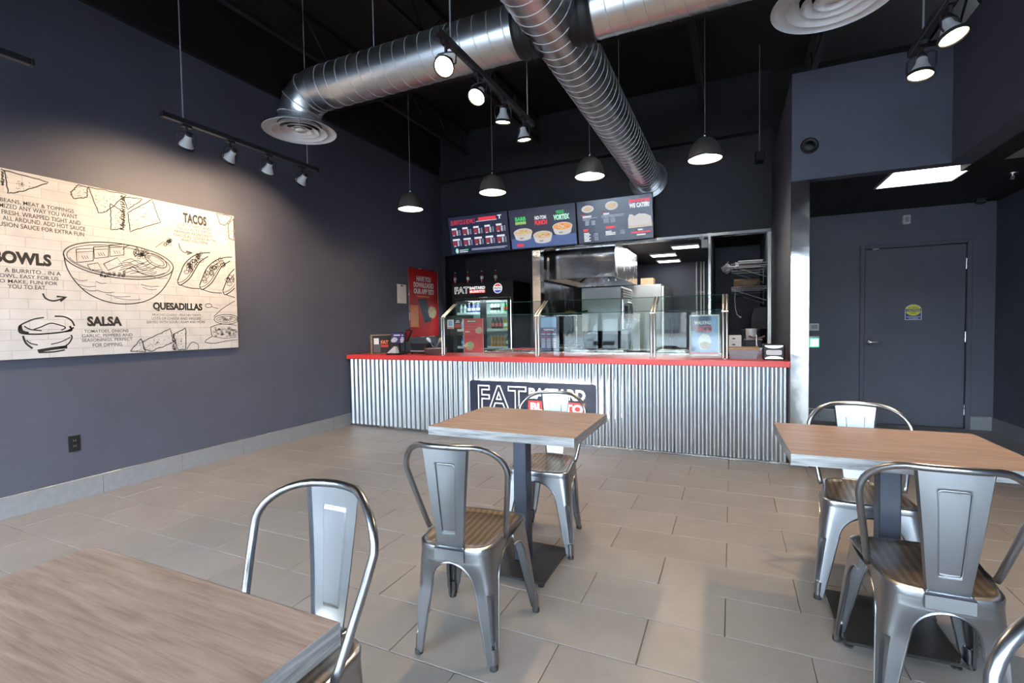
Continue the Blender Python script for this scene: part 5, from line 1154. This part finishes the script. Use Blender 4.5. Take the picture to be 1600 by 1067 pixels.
# wire shelves, towel dispenser and clutter in the right-hand bay
def wire_shelf(z, label):
    t = thing('wire_shelf', label, 'shelf', (0.225, 7.95, z), group='wire shelves in the right bay'); q = MB()
    for zz in (0, -0.035):
        q.tube([(-0.225, -0.55, zz), (0.225, -0.55, zz), (0.225, 0.55, zz), (-0.225, 0.55, zz)], 0.0045, 6, closed=True)
    q.build('rim', 'chrome_wire', t); q = MB()
    for k in range(17): x = -0.205 + k * 0.0256; q.tube([(x, -0.55, 0.004), (x, 0.55, 0.004)], 0.0032, 5)
    for y in (-0.27, 0.0, 0.27): q.tube([(-0.225, y, -0.004), (0.225, y, -0.004)], 0.004, 5)
    o = q.build('wire_deck', 'chrome_wire', t); o['kind'] = 'stuff'
    for y in (-0.50, 0.50):
        q = MB(); q.tube([(0.225, y, -0.20), (-0.20, y, -0.035)], 0.005, 6); q.tube([(0.222, y, -0.22), (0.222, y, 0.03)], 0.006, 6); q.build('bracket', 'chrome_wire', t)
    q = MB()
    for k in range(9): q.tube([(-0.225, -0.55 + k * 0.1375, 0), (-0.225, -0.48 + k * 0.1375, -0.035)], 0.003, 4)
    o = q.build('truss_wire', 'chrome_wire', t); o['kind'] = 'stuff'; return t
wire_shelf(2.06, 'upper wire shelf carrying white trays, on the bay wall by the steel jamb'); wire_shelf(1.74, 'lower wire shelf carrying a brown carton and bowl, on the bay wall')
for k, (x, y, z, w_, d_, h_) in enumerate(((0.24, 7.72, 2.0685, 0.15, 0.16, 0.035), (0.22, 8.1, 2.0685, 0.17, 0.15, 0.06))):
    t = thing('lidded_tray', ['flat white tray on the upper wire shelf', 'deeper white tray further back on the upper wire shelf'][k], 'tray', (x, y, z)); MB().rbox(-w_, w_, -d_, d_, 0, h_, 0.008).build('tray', 'white_plastic', t); MB().rbox(-w_ - 0.008, w_ + 0.008, -d_ - 0.008, d_ + 0.008, h_, h_ + 0.012, 0.004).build('lid', 'white_enamel', t)
t = thing('film_bundle', 'crumpled bundle of clear film hanging over the wire shelf edge', 'wrap', (-0.06, 7.42, 1.93)); rq = random.Random(4); vs = []; n = 14
for j in range(9):
    for k in range(n): a = 2 * PI * k / n; r_ = 0.055 * math.sin(PI * (j + 0.5) / 9) * rq.uniform(0.7, 1.3); vs.append((r_ * math.cos(a) * 1.2, r_ * math.sin(a), j * 0.018))
MB().add(vs, [(j * n + k, j * n + (k + 1) % n, (j + 1) * n + (k + 1) % n, (j + 1) * n + k) for j in range(8) for k in range(n)] + [tuple(range(n)), tuple(8 * n + k for k in range(n))]).build('film', 'plastic_film', t); MB().tube([(0, 0, 0.14), (0.02, 0.0, 0.17)], 0.008, 6).build('twist', 'plastic_film', t)
t = thing('brown_carton', 'open brown carton on the lower wire shelf', 'box', (0.20, 7.95, 1.7485)); q = MB()
for (a, b, c_, d) in ((-0.17, 0.17, -0.14, -0.134), (-0.17, 0.17, 0.134, 0.14), (-0.17, -0.164, -0.134, 0.134), (0.164, 0.17, -0.134, 0.134)): q.box(a, b, c_, d, 0, 0.13)
q.box(-0.164, 0.164, -0.134, 0.134, 0, 0.006); q.build('walls', 'cardboard', t); q = MB(); q.add([(-0.17, -0.14, 0.13), (0.17, -0.14, 0.13), (0.17, -0.20, 0.10), (-0.17, -0.20, 0.10)], [(0, 1, 2, 3)]); q.build('flap', 'cardboard', t)
t = thing('beige_bowl', 'beige bowl in front of the brown carton on the wire shelf', 'bowl', (0.22, 7.58, 1.7485)); MB().lathe([(0.05, 0), (0.09, 0.03), (0.12, 0.075), (0.125, 0.078), (0.115, 0.075), (0.085, 0.034), (0.02, 0.01)], 24).build('bowl_body', 'print_tan', t, True); MB().lathe([(0.052, -0.0), (0.055, 0.006)], 20, capb=False, capt=False).build('foot_ring', 'cardboard', t)
t = thing('hanging_cable', 'pale looped cable hanging from the lower wire shelf', 'cable', (0.05, 7.5, 1.70)); MB().tube([(0.0, 0, 0.0), (-0.01, 0, -0.12), (0.0, 0, -0.26), (0.02, 0, -0.34), (0.055, 0, -0.375)], 0.006, 6).build('cable', 'white_plastic', t); MB().rbox(0.05, 0.075, -0.01, 0.01, -0.385, -0.365, 0.003).build('plug', 'white_plastic', t)
t = thing('towel_dispenser', 'glossy black paper towel dispenser on the bay wall under the wire shelves', 'dispenser', (0.355, 7.62, 1.16)); pr = [(-0.10, 0.0), (0.098, 0.0), (0.098, 0.30), (-0.02, 0.30), (-0.075, 0.27), (-0.105, 0.20), (-0.11, 0.08)]
q = MB(); q.M = basis((0, -0.15, 0), (1, 0, 0), (0, 0, 1)) ; q.prism(pr, -0.30, 0.0); q.build('housing', 'black_plastic', t); MB().rbox(-0.108, -0.104, -0.05, 0.05, 0.09, 0.18, 0.001).build('window', 'sign_navy', t); MB().box(-0.09, -0.02, -0.08, 0.08, -0.012, 0.001).build('towel_slot', 'paper', t)
t = thing('napkin_dispenser', 'black napkin dispenser with chrome arcs on the counter against the steel column', 'dispenser', (0.345, 4.965, 0.917)); MB().rbox(-0.088, 0.088, -0.06, 0.07, 0, 0.145, 0.010).build('housing', 'black_plastic', t)
q = MB(); q.M = basis((0, -0.0605, 0), (1, 0, 0), (0, 0, 1)); q.prism(rrect(-0.062, 0.062, 0.048, 0.092, 0.012), 0, 0.004); q.build('napkin_slot', 'paper', t)
for sg_, zc in ((1, 0.012), (-1, 0.133)):
    q = MB(); q.M = basis((0, -0.0605, 0), (1, 0, 0), (0, 0, 1)); A = ellipse(0, zc, 0.072, 0.026, 0 if sg_ > 0 else 180, 180 if sg_ > 0 else 360, 16); q.prism(A, 0, 0.003); q.build('chrome_arc', 'metal_edge_trim', t)
t = thing('food_container', 'deep grey-blue food container with pale rim on the counter', 'container', (0.10, 5.14, 0.917)); q = MB(); q.add([(-0.11, -0.12, 0), (0.11, -0.12, 0), (0.11, 0.12, 0), (-0.11, 0.12, 0), (-0.13, -0.14, 0.085), (0.13, -0.14, 0.085), (0.13, 0.14, 0.085), (-0.13, 0.14, 0.085)], [(0, 1, 2, 3), (0, 1, 5, 4), (1, 2, 6, 5), (2, 3, 7, 6), (3, 0, 4, 7), (4, 5, 6, 7)]); q.build('tub', 'grey_plastic', t); MB().rbox(-0.14, 0.14, -0.15, 0.15, 0.086, 0.104, 0.004).build('lid', 'cardboard', t)
for k in range(2):
    t = thing('white_carton', ['lower white carton of the pair beside the sink tub', 'upper white carton stacked on another beside the sink tub'][k], 'box', (0.035, 5.66, 1.0 + 0.062 * k)); MB().rbox(-0.062, 0.058, -0.09, 0.09, 0, 0.06, 0.002).build('body', 'white_enamel', t); MB().box(-0.03, 0.0, -0.0912, -0.09, 0.02, 0.035).build('print', 'ink_grey', t)
t = thing('black_tub', 'black plastic tub by the faucet on the steel bench', 'tub', (0.20, 5.72, 1.0)); MB().rbox(-0.075, 0.085, -0.08, 0.08, 0, 0.07, 0.008).build('tub', 'black_plastic', t); MB().rbox(-0.08, 0.09, -0.085, 0.085, 0.07, 0.08, 0.003).build('rim', 'grey_plastic', t)
t = thing('clear_pitcher', 'clear pitcher with black handle standing on the black tub', 'pitcher', (0.19, 5.72, 1.08)); MB().lathe([(0.045, 0), (0.05, 0.004), (0.055, 0.11), (0.053, 0.11), (0.046, 0.008)], 20).build('jug', 'plastic_film', t, 'auto'); MB().tube([(-0.054, 0, 0.10), (-0.095, 0, 0.095), (-0.10, 0, 0.05), (-0.052, 0, 0.025)], 0.008, 8).build('handle', 'black_plastic', t)
t = thing('faucet', 'small steel faucet with lever handles on the steel bench', 'faucet', (0.235, 5.58, 1.0)); MB().lathe([(0.022, 0), (0.022, 0.01), (0.012, 0.014), (0.012, 0.11)], 14).build('stem', 'steel', t, 'auto'); MB().tube([(0, 0, 0.105), (0.0, -0.02, 0.13), (-0.005, -0.07, 0.135), (-0.005, -0.09, 0.11)], 0.009, 8).build('spout', 'steel', t, True)
for s in (-1, 1): MB().tube([(0, 0, 0.09), (s * 0.04, 0, 0.10), (s * 0.075, 0, 0.115)], 0.008, 8).build('lever', 'steel', t)

# ------------------------------------------------------------------ things on the counter by the mural wall
t = thing('printed_carton', 'black printed carton with kraft side standing on the red counter', 'box', (-4.25, 5.14, 0.917), math.radians(52))
MB().rbox(-0.13, 0.13, -0.05, 0.05, 0, 0.25, 0.002).build('body', 'cardboard', t); BM = basis((0, -0.0505, 0), (1, 0, 0), (0, 0, 1)); bars(t, 'ink', [(-0.126, 0.126, 0.006, 0.242)], 0.0004, 'front_print', BM); bars(t, 'ink_grey', [(-0.11, -0.02, 0.02, 0.13)], 0.0008, 'picture', BM); bars(t, 'print_white', [(-0.105, -0.04, 0.125, 0.205)], 0.001, 'shirt_picture', BM)
q = MB(); q.M = BM; put_text(q, 'FAT', -0.015, 0.125, 0.10, 0.05, 0.05, 0.001); q.build('lettering', 'print_orange', t); bars(t, 'flyer_red', [(-0.015, 0.085, 0.085, 0.115)], 0.001, 'red_label', BM)
t = thing('payment_tablet', 'purple-screened tablet on a stand with a silver card terminal at its foot', 'tablet', (-3.88, 5.02, 0.917)); TM = basis((0, -0.02, 0.135), (1, 0, 0.0), (0, 0.25, 0.97)); q = MB(); q.M = TM; q.prism(rrect(-0.115, 0.115, 0, 0.15, 0.01), -0.012, 0.0); q.build('tablet', 'black_plastic', t); q = MB(); q.M = TM; q.prism(rrect(-0.105, 0.105, 0.01, 0.14, 0.004), 0.0002, 0.001); sc_ = q.build('screen', 'purple_print', t)
bars(sc_, 'print_white', [(-0.07, 0.03, 0.105, 0.12), (0.055, 0.075, 0.105, 0.12)], 0.0016, 'print_lines', TM); blob(sc_, 'plastic_film', -0.05, 0.05, 0.05, 0.035, 0.0016, M=TM, seed=11); blob(sc_, 'plastic_film', 0.07, 0.05, 0.03, 0.04, 0.0016, M=TM, seed=12)
MB().tube([(0, 0.05, 0.0), (0, 0.04, 0.10), (0, 0.0, 0.19)], 0.014, 8).build('stand', 'black_metal', t); MB().rbox(-0.11, 0.09, -0.11, 0.09, 0, 0.02, 0.006).build('base', 'black_plastic', t)
q = MB(); q.add([(-0.10, -0.10, 0.02), (0.04, -0.10, 0.02), (0.04, -0.03, 0.02), (-0.10, -0.03, 0.02), (0.0, -0.085, 0.105), (0.03, -0.085, 0.095), (0.03, -0.05, 0.095), (0.0, -0.05, 0.105)], [(0, 1, 2, 3), (0, 1, 5, 4), (1, 2, 6, 5), (2, 3, 7, 6), (3, 0, 4, 7), (4, 5, 6, 7)]); q.build('card_terminal', 'plastic_film', t)
t = thing('receipt_printer', 'black receipt printer on the counter beside the payment tablet', 'printer', (-3.63, 5.18, 0.917)); MB().rbox(-0.125, 0.125, -0.09, 0.10, 0.012, 0.14, 0.012).build('body', 'black_plastic', t); MB().rbox(-0.11, 0.11, -0.096, -0.088, 0.03, 0.05, 0.002).build('trim_strip', 'metal_edge_trim', t); MB().box(-0.10, 0.10, -0.07, -0.05, 0.1395, 0.1415).build('paper_slot', 'grey_plastic', t)
for a in (-0.10, 0.10):
    for b in (-0.07, 0.08): MB().lathe([(0.012, 0), (0.012, 0.013)], 8, (a, b, 0)).build('foot', 'rubber', t)
t = thing('cash_terminal', 'tilted dark red till display behind the receipt printer', 'till', (-4.02, 5.33, 0.917)); CM = basis((0.02, -0.03, 0.16), (0.8, -0.6, 0), (0.25, 0.33, 0.9)); q = MB(); q.M = CM; q.prism(rrect(-0.13, 0.13, 0, 0.16, 0.01), -0.02, 0.0); q.build('display_housing', 'black_plastic', t); q = MB(); q.M = CM; q.prism(rrect(-0.12, 0.12, 0.012, 0.148, 0.004), 0.0002, 0.001); q.build('display', 'poster_red', t); MB().tube([(0, 0, 0), (0, 0, 0.17)], 0.02, 10).build('stand', 'black_metal', t); MB().rbox(-0.10, 0.10, -0.08, 0.08, 0, 0.018, 0.005).build('base', 'black_plastic', t)
for k in range(6):
    t = thing('steel_plate', 'round steel tray by the sneeze guard post, %s of its stack' % ('bottom', 'second from bottom', 'third from bottom', 'third from top', 'second from top', 'topmost')[k], 'plate', (-3.36, 5.09, 0.917 + 0.013 * k), group='stacked round steel trays'); MB().lathe([(0.10, 0), (0.135, 0.010), (0.140, 0.0115), (0.133, 0.012), (0.099, 0.003)], 32).build('tray', 'aluminium', t, 'auto'); MB().tube([(0.139 * math.cos(2 * PI * j / 32), 0.139 * math.sin(2 * PI * j / 32), 0.0105) for j in range(32)], 0.0022, 6, closed=True).build('rolled_rim', 'metal_edge_trim', t)
for k, (dx, m, lb) in enumerate(((-1, 'print_white', 'white-ended serving spoon leaning in the stacked trays'), (1, 'print_tan', 'tan-ended serving spoon leaning in the stacked trays'))):
    t = thing('serving_spoon', lb, 'spoon', (-3.36 + dx * 0.01, 5.07, 0.996)); MB().tube([(0, 0, 0), (dx * 0.05, 0, 0.075)], 0.006, 8).build('shaft', 'steel', t); MB().tube([(dx * 0.05, 0, 0.075), (dx * 0.075, 0, 0.105), (dx * 0.10, 0, 0.125)], [0.010, 0.022, 0.016], 10).build('head', m, t, True)

# ------------------------------------------------------------------ corridor fittings
t = thing('panel_light', 'square flush panel light in the black corridor ceiling', 'light', (1.565, 5.52, 2.535)); q = MB()
for (a, b, c_, d) in ((-0.30, 0.30, -0.30, -0.285), (-0.30, 0.30, 0.285, 0.30), (-0.30, -0.285, -0.285, 0.285), (0.285, 0.30, -0.285, 0.285)): q.box(a, b, c_, d, 0, 0.015)
q.build('frame', 'white_enamel', t); MB().box(-0.285, 0.285, -0.285, 0.285, 0.003, 0.009).build('diffuser', 'troffer_light', t)
t = thing('ceiling_speaker', 'round black speaker on the navy bulkhead face', 'speaker', (0.60, 4.83, 2.745)); q = MB(); q.M = SB; q.lathe([(0.066, 0), (0.068, 0.006), (0.058, 0.014), (0.05, 0.008)], 32); q.build('ring', 'black_plastic', t, 'auto'); q = MB(); q.M = SB; q.lathe([(0.040, 0.008), (0.034, 0.014), (0.012, 0.018)], 24); q.build('cone', 'black_metal', t, 'auto')
t = thing('door_decal', 'yellow and blue CAUTION automatic door sticker on the navy door', 'sticker', (1.938, 7.1115, 1.252)); q = MB(); q.M = SB; q.prism([(-0.078, 0), (0.078, 0)] + ellipse(0, 0.115, 0.078, 0.065, 0, 180, 18), 0, 0.0006); q.build('backing', 'print_white', t); bars(t, 'sticker_blue', [(-0.072, 0.072, 0.006, 0.10)], 0.0009, 'blue_field')
q = MB(); q.M = SB; q.disc((0, 0.112, 0.0012), 0.063, 32, 0.074); q.build('yellow_disc', 'print_yellow', t); bars(t, 'ink', [(-0.074, 0.074, 0.098, 0.128)], 0.0015, 'band')
for body, x0, y0, w_, h_, m in (('AUTOMATIC', -0.048, 0.136, 0.096, 0.013, 'ink'), ('CAUTION', -0.064, 0.103, 0.128, 0.020, 'print_white'), ('DOOR', -0.028, 0.076, 0.056, 0.013, 'ink'), ('ACTIVATE SWITCH', -0.066, 0.029, 0.132, 0.014, 'print_white'), ('TO OPERATE', -0.045, 0.011, 0.09, 0.014, 'print_white')):
    q = MB(); q.M = SB; put_text(q, body, x0, y0, w_, h_, 0.02, 0.0018); q.build('lettering', m, t)
t = thing('thermostat', 'white wall thermostat with grey screen left of the corridor door', 'thermostat', (0.94, 7.106, 1.18)); q = MB(); q.M = SB; q.prism(rrect(-0.053, 0.053, -0.045, 0.045, 0.006), 0, 0.022); q.build('body', 'white_plastic', t); bars(t, 'grey_plastic', [(-0.028, 0.04, -0.022, 0.028)], 0.0225, 'screen')
t = thing('door_opener_button', 'green-rimmed door opener button below the thermostat', 'button', (0.945, 7.106, 0.985)); q = MB(); q.M = SB; q.prism(rrect(-0.055, 0.055, -0.06, 0.06, 0.006), 0, 0.014); q.build('plate', 'green_glow', t); q = MB(); q.M = SB; q.prism(rrect(-0.043, 0.043, -0.046, 0.046, 0.005), 0.014, 0.022); q.build('push_pad', 'steel', t); q = MB(); q.M = SB; q.prism(rrect(-0.055, 0.055, 0.06, 0.082, 0.003), 0, 0.012); q.build('top_bar', 'white_plastic', t)
t = thing('strobe_alarm', 'small white alarm strobe above the corridor door', 'alarm', (1.855, 7.106, 2.42)); q = MB(); q.M = SB; q.prism(rrect(-0.035, 0.035, -0.05, 0.05, 0.008), 0, 0.04); q.build('body', 'white_plastic', t); q = MB(); q.M = SB; q.prism(rrect(-0.015, 0.02, -0.03, 0.03, 0.004), 0.04, 0.05); q.build('lens', 'grey_plastic', t)
t = thing('dome_camera', 'black dome camera in the corridor ceiling corner above the door', 'camera', (2.46, 6.93, 2.55)); MB().lathe([(0.062, -0.012), (0.066, 0.0)], 28).build('mount', 'black_plastic', t); MB().lathe([(0.005, -0.06), (0.03, -0.054), (0.048, -0.036), (0.054, -0.012)], 28).build('dome', 'car_glass', t, True)
t = thing('sprinkler_head', 'small sprinkler head under the corridor ceiling', 'sprinkler', (2.28, 5.82, 2.55)); MB().lathe([(0.04, -0.006), (0.042, 0)], 20).build('escutcheon', 'steel', t); MB().tube([(0, 0, -0.006), (0, 0, -0.03)], 0.009, 8).build('body', 'steel', t); MB().lathe([(0.018, -0.05), (0.018, -0.048)], 14).build('deflector', 'steel', t)
for s in (-1, 1): MB().tube([(s * 0.008, 0, -0.025), (s * 0.012, 0, -0.038), (0, 0, -0.049)], 0.002, 5).build('arm', 'steel', t)
t = thing('hanging_camera', 'dark ceiling camera hung on a rod in front of the menu wall', 'camera', (0.30, 6.5, 3.15)); MB().tube([(0, 0, 0.10), (0, 0, ZC - 3.15)], 0.006, 6).build('rod', 'grey_plastic', t); MB().rbox(-0.05, 0.05, -0.09, 0.09, 0, 0.10, 0.01).build('body', 'black_plastic', t); q = MB(); q.M = basis((0, -0.09, 0.05), (1, 0, 0), (0, 0, 1)); q.lathe([(0.03, 0), (0.03, 0.02)], 16); q.build('lens', 'car_glass', t)

# ------------------------------------------------------------------ shop row across the lot, mirrored in the counter glass
sb = thing('shop_building', 'long low shop building across the parking lot, mirrored in the counter glass', 'building', (-6, -38, -0.12))
MB().box(-30, 34, -8, 0, 0, 5.2).build('wall', 'building_wall', sb); MB().box(-30.3, 34.3, -8.3, 0.3, 5.2, 5.6).build('roof', 'grey_plastic', sb)
for k in range(12):
    x = -28 + k * 5.2; wo = MB().box(x, x + 3.6, 0.0, 0.06, 0.3, 3.2).build('window', 'black_metal', sb)
    for c_ in range(2): MB().box(x + 0.12 + c_ * 1.75, x + 1.75 + c_ * 1.75, 0.06, 0.08, 0.45, 3.05).build('pane', 'car_glass', wo)
# ------------------------------------------------------------------ parked car outside, seen mirrored in the counter glass
car = thing('parked_car', 'grey car parked outside on the snow, mirrored in the counter glass', 'car', (-4.75, -9.6, -0.12), math.radians(4))
prof = [(-0.0, 0.35), (0.02, 0.75), (0.15, 0.92), (1.05, 1.02), (1.75, 1.52), (3.2, 1.56), (4.1, 1.10), (4.45, 1.02), (4.5, 0.4), (4.3, 0.28), (0.2, 0.28)]
q = MB(); q.M = basis((-0.9, 0, 0), (0, -1, 0), (0, 0, 1)); n = len(prof); vs = []
for s, k in ((0.0, 0.90), (0.12, 1.0), (1.68, 1.0), (1.80, 0.90)): vs += [((x - 2.25) * (0.985 if k < 1 else 1) + 2.25, 0.28 + (z - 0.28) * (k if z > 1.1 else 1), -s) for x, z in prof]
q.add(vs, [(i * n + k, i * n + (k + 1) % n, (i + 1) * n + (k + 1) % n, (i + 1) * n + k) for i in range(3) for k in range(n)] + [tuple(range(n)), tuple(3 * n + k for k in range(n))]); q.build('body', 'car_paint', car, 'auto')
q = MB(); q.M = basis((-0.9, 0, 0), (0, -1, 0), (0, 0, 1)); q.add([(1.16, 1.09, -0.2), (1.70, 1.47, -0.25), (1.70, 1.47, -1.55), (1.16, 1.09, -1.6)], [(0, 1, 2, 3)]); q.M = q.M @ Matrix.Translation((-0.03, 0.03, 0)); q.build('windshield', 'car_glass', car)
for x in (-0.80, 0.80):
    for y in (-0.85, -3.55):
        q = MB(); q.M = Matrix.Translation((x, y, 0.33)) @ Matrix.Rotation(PI / 2, 4, 'Y'); q.lathe([(0.20, -0.11), (0.33, -0.10), (0.33, 0.10), (0.20, 0.11)], 24); q.build('wheel', 'rubber', car, 'auto')
for x in (-0.62, 0.62): MB().rbox(x - 0.17, x + 0.17, -0.06, 0.02, 0.68, 0.80, 0.02).build('headlight', 'white_enamel', car)
MB().rbox(-0.45, 0.45, -0.04, 0.02, 0.48, 0.64, 0.02).build('grille', 'black_plastic', car)
